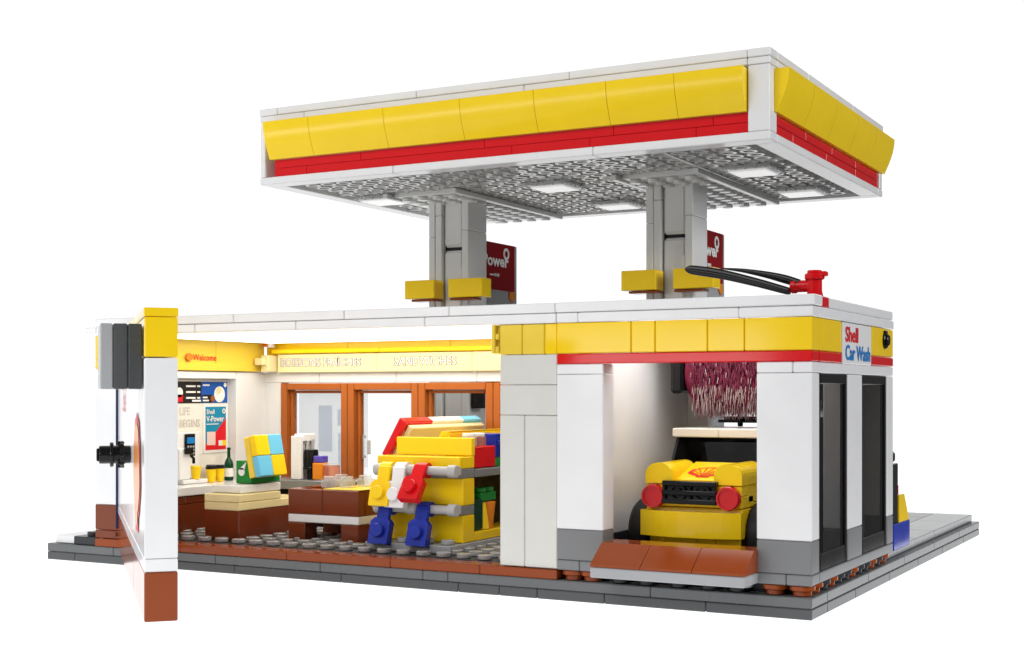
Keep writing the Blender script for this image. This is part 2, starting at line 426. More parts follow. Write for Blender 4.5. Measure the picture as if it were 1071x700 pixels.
# folded sliding door leaf standing outside the first window
lf = MB(); x0 = -32.1
lf.box(-32.4, -27.9, 12.75, 12.95, 1.2, 8.6, m=0)
for (a, b, c, d, m) in ((-31.0, -30.1, 4.9, 7.4, 1), (-29.7, -28.8, 2.2, 5.9, 2), (-29.75, -28.75, 6.3, 7.2, 1)):
    lf.box(a - .1, b + .1, 12.70, 12.75, c - .1, d + .1, .01, 3); lf.box(a, b, 12.66, 12.70, c, d, .01, m)
M['leaf_blue'] = glass('leaf_dull_blue', (0.86, 0.88, 0.93), .1, 1.25, .08, (.5, .56, .66)); M['leaf_grey'] = glass('leaf_frosted', (0.93, 0.935, 0.94), .15, 1.25, .10, (.75, .77, .79))
lf.build('door_leaf', ['leaf_grey', 'leaf_blue', 'leaf_blue', 'clear_glass'], shop, label='grey folded sliding door leaf with printed panels behind the leftmost window')
# front column between shop and car wash
mb = MB()
for z0, z1, c in ((1.2, 7.2, [-11.6]), (7.2, 8.4, []), (8.4, 9.6, [])): row(mb, -12.72, W1, c, 0.1, 1.1, z0, z1)
mb.box(-12.72, W1, 1.1, 2.0, 1.2, 9.6)
mb.build('column', 'column_white', shop)
mb = MB(); row(mb, -12.72, -10.7, [-11.7], .08, 1.1, 9.6, 10.8)
mb.build('column_fascia', 'soft_yellow', shop)
mb = MB(); mb.box(-10.7, W1, .08, 1.1, 9.6, 10.8); mb.build('fascia_end', 'yellow', shop)
mb = MB(); mb.box(-13.08, -12.74, .25, 1.0, 9.65, 10.8); mb.box(-12.9, -12.72, .02, .25, 9.65, 9.95); mb.box(-12.9, -12.72, .02, .25, 10.2, 10.45); mb.box(-13.08, -12.9, .02, .26, 9.65, 10.8)
mb.build('hinge', 'soft_yellow', shop)
mb = MB(); mb.box(-10.15, -9.15, 2.0, 12.3, 1.2, 10.8, g=0); mb.build('party_wall', 'white', shop)
# roof
mb = MB()
mb.box(W0, W1, .4, 12.3, 10.82, 11.2, g=0)
row(mb, W0 + .1, W1, [-28.5, -22.8, -16.2], 0, .9, 10.8, 11.2); mb.box(W0 - .75, W0, 0.1, 1.4, 10.9, 11.2)
ro = mb.build('roof', 'white', shop)
mb = MB()
row(mb, W0 + .05, -10.17, [-30.9, -26.2, -20.2, -15.0], -.06, .95, 11.2, 11.6)
row(mb, .95, 12.3, [5, 9], W0 + .05, W0 + 1, 11.2, 11.6, axis='y'); row(mb, W0 + 1, -10.17, [-26, -18], 11.4, 12.3, 11.2, 11.6)
mb.build('roof_tile', 'white', ro, sep=True)
lp = MB()                                     # ceiling lamp panel
lp.box(-32.6, -13.6, 2.0, 10.6, 10.72, 10.81, .01)
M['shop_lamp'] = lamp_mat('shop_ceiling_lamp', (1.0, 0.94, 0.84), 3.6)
lp.build('ceiling_glow_panel', 'shop_lamp', shop)

# swung-out wall
uu = Vector((.728, -.6855, 0)).normalized(); NN = Vector((-17.05, -15.2, 0)); oo = Vector((uu.y, -uu.x, 0))   # oo = outward normal
Lw = 22.2; F0 = NN - uu * Lw
T = Matrix(((uu.x, -oo.x, 0, F0.x), (uu.y, -oo.y, 0, F0.y), (0, 0, 1, 0), (0, 0, 0, 1)))       # (s, t, z): s along wall, t inwards
mb = MB(T)
for z0, z1, c in ((2.4, 2.82, [6, 14]), (2.82, 9.2, [7, 15])): row(mb, 0, Lw, c, 0, 1.05, z0, z1)
hw = mb.build('swing_wall', 'white', shop, label='wall section hinged open, seen almost edge on')
mb = MB(T); row(mb, .05, Lw, [8, 15], 0, 1.05, .82, 2.4); mb.build('wall_base', 'ramp_brown', hw)
mb = MB(T); row(mb, 0, Lw, [8, 15], 0, 1.05, 9.22, 10.5); row(mb, 0, Lw, [10], -.02, 1.07, 10.5, 10.8); mb.build('yellow_band', 'yellow', hw)
mb = MB(T); mb.box(-.12, .1, -.1, .12, 1.7, 9.1); mb.build('edge_strip', 'navy', hw)
mb = MB(T)
mb.box(18.6, 21.75, -1.32, -.93, 8.2, 10.3, m=0); mb.box(18.6, 21.75, -.93, -.47, 8.2, 10.3, m=1); mb.box(18.6, 21.75, -.47, -.03, 8.2, 10.3, m=1)
mb.build('sign_box', ['light_grey', 'dark_grey'], hw)
mb = MB(T)
zc = 5.75; sc = 13.0
mb.cyl((sc, 0, zc), (0, -1, 0), .34, 1.15, 16); mb.cyl((sc, -.25, zc), (0, -1, 0), .47, .16, 20); mb.cyl((sc, -.62, zc), (0, -1, 0), .47, .14, 20)
for k in range(8):
    a = k * math.pi / 4; mb.box(sc + .44 * math.cos(a) - .07, sc + .44 * math.cos(a) + .07, -.5, -.22, zc + .44 * math.sin(a) - .07, zc + .44 * math.sin(a) + .07)
mb.box(sc - .15, sc + .15, -1.25, -1.1, zc - .25, zc + .25)
mb.build('knob', 'black', hw)
e_r = T.to_3x3() @ Vector((1, 0, 0))
def onpanel(s, z): return T @ Vector((s, 0, z))
emblem(hw, onpanel(18.1, 5.25), -e_r * -1, (0, 0, 1), 2.1, 'shell_emblem', False, 'orange', .02)
text('lettering', 'Shell', 'ink_red', hw, onpanel(6.0, 7.3), e_r, (0, 0, 1), 1.5, .02)

# ------------------------------------------------------------------ car wash building
wash = thing('car_wash_building', 'white drive-through car wash with yellow and red band, grey plinth and dark side windows', 'car wash', (-5, 6, 0.8))
mb = MB()
mb.box(-10.13, -8.13, 0, 1.0, 2.8, 8.8); mb.box(-10.13, -8.13, 0, 1.0, 8.8, 9.2)
mb.box(-2.05, 0, 0, .95, 2.8, 8.8); row(mb, -2.05, 0, [-.7], 0, .95, 8.8, 9.2)
mb.box(-9.15, -9.1, 1.0, 11.3, 2.4, 9.6, g=0)
mb.build('front_wall', 'white', wash, sep=True)
mb = MB()
mb.box(-1.0, 0, 4.88, 7.0, 2.8, 8.8); mb.box(-1.0, 0, 11.2, 12.25, 2.8, 8.8); row(mb, .97, 12.25, [6.2], -1.0, 0, 8.8, 9.2, axis='y')
mb.build('side_wall', 'white', wash, sep=True)
mb = MB()
mb.box(-9.15, -8.1, 11.3, 12.2, 1.2, 10.8); mb.box(-2.2, -1.0, 11.3, 12.2, 1.2, 10.8); mb.box(-8.1, -2.2, 11.3, 12.2, 8.9, 10.8)
mb.build('rear_wall', 'white', wash, sep=True)
mb = MB(); mb.box(-9.1, -9.05, 1.0, 11.3, 1.2, 2.4, g=0); mb.build('inner_skirting', 'floor_dark', wash)
mb = MB()
mb.box(-10.13, -8.13, 0, 1.0, 1.6, 2.8); mb.box(-2.05, 0, 0, .95, 1.6, 2.8); mb.box(-1.0, 0, 4.88, 7.0, 1.6, 2.8); mb.box(-1.0, 0, 11.2, 12.25, 1.6, 2.8)
row(mb, -10.13, -8.13, [-9.15], 0, 1.0, 1.2, 1.6); row(mb, -2.05, 0, [-.95], 0, 1.0, 1.2, 1.6)
row(mb, 1.0, 12.25, [], -1.0, 0, 1.2, 1.6, axis='y')
mb.build('plinth', 'mid_grey', wash, sep=True)
mb = MB()
row(mb, -10.13, 0, [-6.98, -6.0, -3.92, -2.5], 0, .95, 9.6, 10.8)
row(mb, .97, 3.95, [1.4], -1, 0, 9.6, 10.8, axis='y'); row(mb, 8.3, 12.25, [], -1, 0, 9.6, 10.8, axis='y')
mb.build('yellow_fascia', 'yellow', wash, sep=True)
mb = MB()
row(mb, -10.13, 0, [], -.01, .95, 9.2, 9.6); row(mb, .97, 3.95, [], -1, 0.01, 9.2, 9.6, axis='y'); row(mb, 8.3, 12.25, [], -1, 0.01, 9.2, 9.6, axis='y')
mb.build('red_band', 'red', wash, sep=True)
mb = MB(); mb.box(-1, .05, 3.97, 8.28, 9.18, 10.78); sp = mb.build('wash_sign', 'white', wash)
text('lettering', 'Shell', 'ink_red', sp, (.045, 4.25, 10.06), (0, 1, 0), (0, 0, 1), .8, .02, .025, width=1.9)
text('lettering', 'Car Wash', 'ink_blue', sp, (.045, 4.25, 9.36), (0, 1, 0), (0, 0, 1), .8, .02, .025, width=3.8)
mb = MB(); mb.cyl((0, 10.7, 10.3), (1, 0, 0), .36, .1, 18); mb.cyl((.1, 10.7, 10.3), (1, 0, 0), .24, .1, 14); mb.box(0, .1, 10.5, 10.9, 10.55, 10.72)
mb.build('wall_lamp', 'black', wash)
for y0, y1 in ((.97, 4.88), (7.0, 11.2)):
    f = MB(); f.box(-.26, -.04, y0, y0 + .24, 1.6, 8.8); f.box(-.26, -.04, y1 - .3, y1, 1.6, 8.8); f.box(-.26, -.04, y0 + .24, y1 - .3, 8.4, 8.8); f.box(-.26, -.04, y0 + .24, y1 - .3, 1.6, 2.25)
    fo = f.build('window_frame', 'black', wash)
    q = MB(); q.box(-.12, -.10, y0 + .22, y1 - .28, 2.2, 8.45, .005, g=0); q.build('pane', 'dark_glass', fo)
mb = MB()
mb.box(-10.13, 0, .02, 12.25, 10.84, 11.18, g=0); row(mb, -10.13, .03, [-9.2, -2.7], -.03, .9, 10.8, 11.2); row(mb, .9, 12.28, [7], -.9, .03, 10.8, 11.2, axis='y')
ro = mb.build('roof', 'white', wash)
mb = MB()
row(mb, -10.15, .12, [], -.1, .95, 11.2, 11.6); row(mb, 2.3, 12.2, [], -1.0, .0, 11.2, 11.6, axis='y'); row(mb, -10.1, -1, [-6], 11.2, 12.2, 11.2, 11.6)
mb.build('roof_tile', 'white', ro, sep=True)

M['wash_fill'] = lamp_mat('wash_fill_glow', (0.97, 0.98, 1.0), 4.2)
mb = MB(); mb.box(-8.2, -2.2, 1.4, 6.4, 10.7, 10.83, .01); mb.build('ceiling_glow_panel', 'wash_fill', wash)  # added fill panel, unseen above the header, brightens the bay

# ------------------------------------------------------------------ roof boom
t = thing('hose_boom', 'black two-armed boom on a red tap at the car wash roof corner', 'boom', (-.4, 1.5, 11.2))
mb = MB()
mb.box(-.75, -.02, 1.0, 2.25, 11.2, 11.62)
mb.cyl((-.3, 1.35, 11.6), (0, 0, 1), .27, .85, 18); mb.cyl((-.3, 1.35, 12.2), (0, 0, 1), .36, .22, 18); mb.cyl((-.3, 1.35, 12.42), (0, 0, 1), .27, .12, 18)
mb.cyl((-.3, 1.35, 11.98), (-1, 0, 0), .22, .75, 16); mb.cyl((-.95, 1.35, 11.98), (-1, 0, 0), .26, .22, 16)
mb.box(-.3, .18, 1.2, 1.5, 12.3, 12.5)
mb.prism([(0, 0), (.3, 0), (.15, .7), (0, .8)], (-.32, 1.2, 11.6), (1, 0, 0), (0, 0, 1), (0, .3, 0))
mb.build('tap', 'red', t)
def blade(pts, y, w):
    """smooth bent arm through (x, z, half height) points, rounded at the far end"""
    P_ = []
    for k in range(len(pts) - 1):
        a = pts[max(k - 1, 0)]; b = pts[k]; c = pts[k + 1]; d = pts[min(k + 2, len(pts) - 1)]
        for i in range(8):
            t = i / 8; P_.append([.5 * ((2 * b[q]) + (-a[q] + c[q]) * t + (2 * a[q] - 5 * b[q] + 4 * c[q] - d[q]) * t * t + (-a[q] + 3 * b[q] - 3 * c[q] + d[q]) * t ** 3) for q in range(3)])
    P_.append(list(pts[-1])); mb = MB(); n = 14; vs = []; fs = []
    for (x, z, h) in P_:
        for k in range(n):
            a = 2 * math.pi * k / n; ca, sa = math.cos(a), math.sin(a)
            vs.append((x, y + w / 2 * math.copysign(abs(ca) ** .6, ca), z + h * math.copysign(abs(sa) ** .6, sa)))
    for i in range(len(P_) - 1):
        for k in range(n): fs.append([i * n + k, i * n + (k + 1) % n, (i + 1) * n + (k + 1) % n, (i + 1) * n + k])
    mb.add(vs, fs, 0, True); mb.add(vs[:n], [list(range(n))[::-1]]); mb.add(vs[-n:], [list(range(n))])
    return mb
blade([(-1.0, 11.76, .13), (-1.2, 11.81, .15), (-2.27, 12.13, .17), (-3.56, 12.47, .19), (-4.6, 12.66, .18), (-4.86, 12.69, .13), (-4.95, 12.70, .04)], .55, .4).build('arm', 'black', t)
blade([(-.85, 12.08, .16), (-1.4, 12.26, .17), (-2.14, 12.46, .13), (-3.0, 12.64, .08), (-3.77, 12.75, .03)], 1.35, .36).build('arm', 'black', t)

# ------------------------------------------------------------------ canopy
CX0, CX1, CY0, CY1, CZ = -32.38, -4.57, 9.39, 29.43, 19.0
can = thing('fuel_canopy', 'large flat forecourt canopy with curved yellow fascia and red stripe on two grey pillars', 'canopy', (-18.5, 19.4, 1.2))
mb = MB()
row(mb, CX0, CX1, [-24.0, -13.0], CY0, CY0 + 1, CZ, CZ + .4); row(mb, CX0, CX1, [-20], CY1 - 1, CY1, CZ, CZ + .4)
row(mb, CY0 + 1, CY1 - 1, [], CX1 - 1, CX1, CZ, CZ + .4, axis='y'); row(mb, CY0 + 1, CY1 - 1, [], CX0, CX0 + 1, CZ, CZ + .4, axis='y')
mb.build('bottom_frame', 'white', can, sep=True)
mb = MB()
for x0, x1, y0, y1 in ((CX1 - 1.02, CX1 - .02, CY0 + .02, CY0 + 1), (CX0 + .02, CX0 + .35, CY0 + .02, CY0 + 1), (CX1 - 1.02, CX1 - .02, CY1 - .6, CY1 - .02), (CX0 + .02, CX0 + 1, CY1 - .6, CY1 - .02)):
    mb.box(x0, x1, y0, y1, CZ + .4, CZ + 3.3)
mb.build('corner_post', 'white', can, sep=True)
mb = MB()
row(mb, CX0, CX1, [-29.5, -16.6, -5.6], CY0, CY0 + 1, CZ + 3.3, CZ + 3.62); row(mb, CY0 + 1, CY1, [17, 24], CX1 - 1, CX1, CZ + 3.3, CZ + 3.62, axis='y')
row(mb, CX0, CX1, [-20], CY1 - 1, CY1, CZ + 3.3, CZ + 3.62); row(mb, CY0 + 1, CY1 - 1, [17, 24], CX0, CX0 + 1, CZ + 3.3, CZ + 3.62, axis='y')
row(mb, CX0 - .03, CX1 + .03, [-31.2, -22.6, -14.2, -5.6], CY0 - .03, CY0 + 1, CZ + 3.62, CZ + 4.0); row(mb, CY0 + 1, CY1 + .03, [15, 23], CX1 - 1, CX1 + .03, CZ + 3.62, CZ + 4.0, axis='y')
mb.box(CX0, CX1 - 1, CY0 + 1, CY1, CZ + 3.5, CZ + 3.9)
mb.build('roof_rim', 'white', can, sep=True)
mb = MB()
xr0, xr1 = CX0 + .92, CX1 - 1.03
for k, cuts in enumerate(([-29.4, -17.3, -13.2, -8.0], [-26.0, -18.8, -12, -7.2])):
    row(mb, xr0, xr1, cuts, CY0 + .1, CY0 + 1, CZ + .4 + .44 * k, CZ + .4 + .44 * (k + 1), b=.015)
    row(mb, CY0 + .6, CY1 - .62, [13 + k * 2, 18.5 + k, 24], CX1 - 1, CX1 - .1, CZ + .4 + .44 * k, CZ + .4 + .44 * (k + 1), axis='y')
    row(mb, xr0, xr1, [-20], CY1 - 1, CY1 - .1, CZ + .4 + .44 * k, CZ + .4 + .44 * (k + 1)); row(mb, CY0 + 1, CY1 - 1, [18], CX0 + .1, CX0 + 1, CZ + .4 + .44 * k, CZ + .4 + .44 * (k + 1), axis='y')
mb.build('red_stripe', 'red', can, sep=True)
FO, FH = .58, 1.88
def curve_prof(n=12):          # (outward, up): overhanging quarter-round
    pts = [(-.35, 0)]
    for i in range(n + 1):
        pts.append((FO * math.sin(math.radians(2 + 88 * (i / n))) + .02, FH * (i / n)))
    pts.append((-.35, FH)); return pts
def fascia(name, pieces, o, e1, eo, par):
    """curved slopes in a row: o start, e1 along, eo outwards"""
    mb = MB(); z = Vector((0, 0, 1)); prof = curve_prof()
    for a, b in pieces:
        n = len(prof); A = [Vector(o) + Vector(e1) * (a + .012) + Vector(eo) * p + z * q for p, q in prof]; B = [q + Vector(e1) * (b - a - .024) for q in A]
        fl = Vector(e1).cross(Vector(eo)).dot(z) > 0
        mb.add(A, [list(range(n)) if not fl else list(range(n))[::-1]]); mb.add(B, [list(range(n))[::-1] if not fl else list(range(n))])
        f = [[i, i + 1, n + i + 1, n + i] for i in range(1, n - 2)]
        if not fl: f = [q[::-1] for q in f]
        mb.add(A + B, f, 0, True)
        for i in (0, n - 2, n - 1):
            j = (i + 1) % n; q = [A[i], A[j], B[j], B[i]]
            mb.add(q if fl else q[::-1], [[0, 1, 2, 3]])
    return mb.build(name, 'canopy_yellow', par)
fx0 = CX0 + .72; Lx = (CX1 - 1.05) - fx0
cuts = [0, 2.5, 7.3, 11.4, 15.4, 18.8, 22.0, Lx]
cuts = [0, 2.9, 7.5, 11.9, 15.9, 19.6, 22.9, Lx]
fascia('curved_fascia', list(zip(cuts[:-1], cuts[1:])), (fx0, CY0 - .05, CZ + 1.29), (1, 0, 0), (0, -1, 0), can)
Ly = CY1 + .05 - (CY0 + .6); k = Ly / 5
fascia('curved_fascia', [(i * k, (i + 1) * k) for i in range(5)], (CX1 + .05, CY0 + .6, CZ + 1.29), (0, 1, 0), (1, 0, 0), can)
# underside: plates with anti-stud tubes
mb = MB()
mb.box(CX0 + 1, CX1 - 1, CY0 + 1, CY1 - 1, CZ + .34, CZ + .45, g=0)
x = CX0 + 1.5
nx, ny = 26, 18
dx = (CX1 - CX0 - 2) / nx; dy = (CY1 - CY0 - 2) / ny
for i in range(1, nx):
    for j in range(1, ny):
        mb.ring((CX0 + 1 + i * dx, CY0 + 1 + j * dy, CZ + .1), (0, 0, 1), .42, .27, .25, 16)
for xx in (-25.7, -18.4, -10.2, -14.0): mb.box(xx - .1, xx + .1, CY0 + 1, CY1 - 1, CZ + .08, CZ + .36)
for yy in (15.1, 17.1, 22.2): mb.box(CX0 + 1, CX1 - 1, yy - .06, yy + .06, CZ + .08, CZ + .36)
und = mb.build('underside', 'under_grey', can)
for xc in (-26.3, -12.5):
    mb = MB(); mb.box(xc - 2.0, xc + 2.0, 16.0, 28.2, CZ - .1, CZ + .3)
    for i in range(4):
        for j in range(12): mb.cyl((xc - 1.5 + i, 16.6 + j, CZ - .1), (0, 0, -1), .3, .18, 12)
    for sx in (-2.2, 2.2): mb.box(xc + sx - .16, xc + sx + .16, 15.4, 28.3, CZ - .2, CZ + .1)
    mb.build('stud_rail', 'pillar_grey', can)
for xc in (-29.55, -18.75, -7.85):
    for yc in (16.9, 25.0):
        mb = MB(); mb.box(xc - 1.25, xc + 1.25, yc - 1.25, yc + 1.25, CZ - .08, CZ + .1)
        for k in (-1, -.5, 0, .5, 1):
            for s_ in (-1.2, 1.2): mb.cyl((xc + k, yc + s_, CZ - .14), (0, 0, 1), .07, .26, 8); mb.cyl((xc + s_, yc + k, CZ - .14), (0, 0, 1), .07, .26, 8)
        lo = mb.build('ceiling_light', 'clear_plastic', can)
        mb = MB(); mb.box(xc - .98, xc + .98, yc - .98, yc + .98, CZ - .2, CZ - .08); mb.build('diffuser', 'lamp_white', lo)
# pillars
for X in (-27.55, -14.2):
    mb = MB(); y0 = 18.4
    for (a, b, yy, cuts) in ((0, .42, y0, [4.2, 9.0, 16.9]), (.42, .85, y0 + .02, [6.2, 12.1, 18.1]), (2.17, 2.62, y0, [5.4, 11.0, 17.2])):
        c = [1.2] + cuts + [19.02 if a > 0.1 else 19.02]
        for z0, z1 in zip(c[:-1], c[1:]): mb.box(X + a, X + b, yy, y0 + (1.0 if b < 1 else 2.1), z0, z1)
    mb.box(X + .85, X + 2.17, y0 + .2, y0 + 2.0, 1.2, 16.12, .16); mb.box(X + .85, X + 2.17, y0 + .2, y0 + 2.0, 16.3, 19.25, .16)
    mb.box(X + 1.95, X + 2.17, y0 + .05, y0 + .5, 1.2, 15.2); mb.box(X + 0, X + .85, y0 + 1.0, y0 + 2.1, 1.2, 19.0)
    mb.box(X + .5, X + 2.4, y0 - .02, y0 + .9, 18.86, 19.2)
    po = mb.build('pillar', 'pillar_grey', can)
    mb = MB(); mb.box(X + .85, X + 1.9, y0 + .5, y0 + .7, 16.0, 16.4, 0.005, g=0); mb.build('slot', 'black', po)
    mb = MB()
    for a, b in ((-.95, 1.0), (1.92, 4.1)): mb.box(X + a, X + b, 17.35, 18.42, 13.35, 14.4)
    mb.build('guide_block', 'yellow', po, sep=True)
    mb = MB()
    for a, b in ((-.6, 1.0), (1.92, 3.5)): mb.box(X + a, X + b, 17.5, 18.42, 13.2, 13.35); 
    mb.build('block_base', 'ramp_brown', po, sep=True)
    mb = MB()
    for a, b in ((-.8, -.02), (2.65, 3.4)): mb.box(X + a, X + b, 18.6, 19.6, 7.2, 8.2)
    mb.build('hose_block', 'black', po, sep=True)

# ------------------------------------------------------------------ fuel pumps
def pump():
    X, Y0, Y1, Z0, Z1 = -26.0, 20.55, 26.1, 1.2, 17.02
    t = thing('fuel_pump', 'tall dark red pump panel with white lettering behind the left canopy pillar', 'fuel pump', (X - .5, (Y0 + Y1) / 2, 1.2), 'pump panels behind the pillars')
    mb = MB(); mb.box(X - 1, X, Y0, Y1, Z0, Z1); mb.build('body', 'light_grey', t)
    mb = MB(); mb.box(X, X + .05, Y0 + .1, Y1 - .4, 14.2, Z1 - .02, .01, g=0); pr = mb.build('red_panel', 'dark_red', t)
    text('lettering', 'V-Power', 'ink_white', pr, (X + .05, Y0 + .1, 15.62), (0, 1, 0), (0, 0, 1), .95, .02, .03, width=4.25)
    mb = MB(); mb.ring((X + .06, 24.6, 16.42), (1, 0, 0), .36, .2, .03, 20); mb.box(X + .05, X + .08, 22.6, 23.1, 15.03, 15.12, .005, g=0)
    for k in range(3): mb.box(X + .05, X + .08, 23.2 + k * .2, 23.32 + k * .2, 15.0, 15.18, .005, g=0)
    mb.build('logo', 'ink_white', pr)
    emblem(t, (X + .01, 25.4, 13.9), (0, 1, 0), (0, 0, 1), .36, 'shell_emblem', False, 'orange')
    mb = MB(); mb.box(X, X + .3, Y0 + .4, Y1 - .6, 8, 12); mb.build('display', 'black', t)
    return t
p1 = pump()
p2 = dup(p1, (-12.65 - .5, 23.325, 1.2), 'tall dark red pump panel with white lettering behind the right canopy pillar')

# ------------------------------------------------------------------ air machine at the right
t = thing('air_machine', 'small blue and yellow air and water post beside the car wash rear corner', 'air machine', (-.6, 14, 1.2))
mb = MB(); mb.box(-1.2, 0, 12.42, 15.5, 1.2, 2.36); mb.build('body', 'blue', t)
mb = MB(); mb.prism([(13.45, 2.37), (15.4, 2.37), (14.45, 3.58), (13.45, 3.58)], (-1.1, 0, 0), (0, 1, 0), (0, 0, 1), (1.08, 0, 0)); mb.build('sloped_top', 'yellow', t)
mb = MB(); mb.box(-.8, -.05, 12.45, 13.42, 2.37, 5.0); mb.box(-.75, -.1, 12.45, 13.2, 5.0, 5.55, .12); mb.build('column', 'black', t)
mb = MB(); mb.cyl((-.4, 13.85, 3.58), (0, 0, 1), .26, .42, 14); mb.build('button', 'red', t)

# ------------------------------------------------------------------ ramp
t = thing('entry_ramp', 'three-piece brown sloped ramp on a grey plate in front of the car wash', 'ramp', (-5, -.7, 1.2))
mb = MB(); mb.box(-8.0, -1.98, -1.5, .6, 1.2, 1.6)
for x in (-7.4, -6.2, -5.0, -3.8, -2.6): mb.cyl((x, .3, 1.0), (0, 0, 1), .3, .21, 14)
mb.build('base', 'light_grey', t)
mb = MB()
for a, b in ((-8.0, -5.98), (-5.98, -3.97), (-3.97, -1.98)):
    mb.prism([(-1.48, 1.61), (-1.48, 1.70), (-.45, 2.42), (.85, 2.42), (.85, 1.61)], (a + .012, 0, 0), (0, 1, 0), (0, 0, 1), (b - a - .024, 0, 0))
mb.build('slope', 'ramp_brown', t)

# ------------------------------------------------------------------ car
t = thing('toy_car', 'yellow brick-built car with red headlights and white roof inside the car wash', 'car', (-5.5, 5, 1.2))
L, Rr, F = -7.5, -3.5, 2.55
mb = MB()
mb.box(L + .12, Rr - .1, F + .25, 9.5, 1.75, 2.5); mb.box(L, Rr, F + .15, 3.9, 2.5, 3.6)
for z0, z1 in ((3.0, 3.4), (3.4, 3.8)): row(mb, L + .05, Rr, [], 3.6 + (z0 - 3) , 9.6, z0, z1)
mb.box(L + .1, Rr, F + .12, 4.0, 3.62, 4.1); mb.box(L + .02, Rr, F + .08, 3.4, 4.1, 4.5); mb.box(L + .02, Rr, 3.4, 5.4, 3.8, 4.5)
mb.box(L + .05, Rr - .02, 5.4, 9.6, 3.8, 5.2)
row(mb, L + .12, Rr - .1, [-6.7, -5.4, -4.6], F + .2, F + .6, 2.02, 2.45)
mb.build('body', 'yellow', t)
mb = MB()                                    # curved bumper
pts = []
n = 12
for i in range(n + 1):
    x = L - .16 + (Rr - L + .16) * i / n; pts.append((x, -.42 * (1 - (2 * i / n - 1) ** 2)))
mb.prism([(x, F - .05 + y) for x, y in pts] + [(pts[-1][0], F + .4), (pts[0][0], F + .4)], (0, 0, 2.47), (1, 0, 0), (0, 1, 0), (0, 0, 1.0), smooth=False)
mb.build('bumper', 'yellow', t)
mb = MB(); mb.prism([(F + .4, 4.5), (F + .4, 4.66), (5.5, 5.3), (5.5, 4.5)], (-6.4, 0, 0), (0, 1, 0), (0, 0, 1), (1.95, 0, 0))
hood = mb.build('hood', 'yellow', t)
sl = Vector((0, 2.2 - .4, .28)).normalized()
emblem(hood, (-5.4, 3.9, 4.90), (1, 0, 0), (0, .97, .243), .68, 'shell_emblem', True, 'yellow', .02, .74)
for xa in (L + .02, -4.62):
    mb = MB(); w = 1.14
    prof = [(0, 0), (w, 0)] + [(w / 2 + w / 2 * math.cos(math.pi * i / 12), .34 + .48 * math.sin(math.pi * i / 12)) for i in range(13)]
    for k in range(3):
        mb.prism(prof, (xa, F + .02 + k * .95, 4.52), (1, 0, 0), (0, 0, 1), (0, .93, 0))
    mb.build('fender', 'yellow', t)
for xc in (-7.08, -3.98):
    mb = MB(); mb.cyl((xc, F + .1, 4.02), (0, -1, 0), .47, .33, 28, bev=.06); mb.ring((xc, F - .26, 4.02), (0, -1, 0), .44, .36, .04, 28); mb.build('headlight', 'headlight', t)
mb = MB()
for z in (3.74, 4.08, 4.44): mb.box(-6.68, -4.42, F - .28, F + .15, z, z + .22)
mb.box(-6.6, -4.5, F - .05, F + .15, 3.72, 4.66)
for xc in (-6.05, -5.05): mb.ring((xc, F - .08, 4.2), (0, -1, 0), .34, .25, .1, 22); mb.ring((xc, F - .1, 4.2), (0, -1, 0), .16, .1, .1, 16)
for xc in (-6.62, -5.55, -4.52): mb.box(xc - .06, xc + .06, F - .22, F, 3.76, 4.64)
mb.build('grille', 'black', t)
mb = MB(); mb.prism([(5.15, 5.0), (5.25, 5.0), (6.05, 6.24), (5.95, 6.24)], (L + .12, 0, 0), (0, 1, 0), (0, 0, 1), (3.78, 0, 0)); mb.build('windscreen', 'smoke_glass', t)
mb = MB()
for x in (L + .02, Rr - .12): mb.prism([(5.1, 5.0), (5.3, 5.0), (6.1, 6.24), (5.9, 6.24)], (x, 0, 0), (0, 1, 0), (0, 0, 1), (.12, 0, 0)); mb.box(x, x + .14, 8.9, 9.2, 5.2, 6.24)
mb.build('window_pillar', 'black', t, sep=True)
mb = MB(); mb.box(-7.62, -5.58, 5.72, 9.3, 6.24, 6.62); mb.box(-5.58, -3.5, 5.72, 9.3, 6.24, 6.62); mb.build('roof', 'warm_white', t)
mb = MB(); mb.box(-6.3, -4.6, 7.0, 7.5, 4.6, 5.6); mb.cyl((-5.0, 7.2, 5.5), (0, 0, 1), .4, .6, 16); mb.build('seat', 'teal', t)
for xa, s_ in ((L - .95, 1), (Rr - .05, 1)):
    for yc in (4.2, 8.2):
        mb = MB(); mb.cyl((xa, yc, 2.5), (1, 0, 0), 1.28, 1.0, 36, bev=.16)
        wo = mb.build('wheel', 'tyre', t)
        mb = MB(); mb.cyl((xa - .03 if xa < -6 else xa + .5, yc, 2.5), (1, 0, 0), .62, .53, 24); mb.build('rim', 'light_grey', wo)

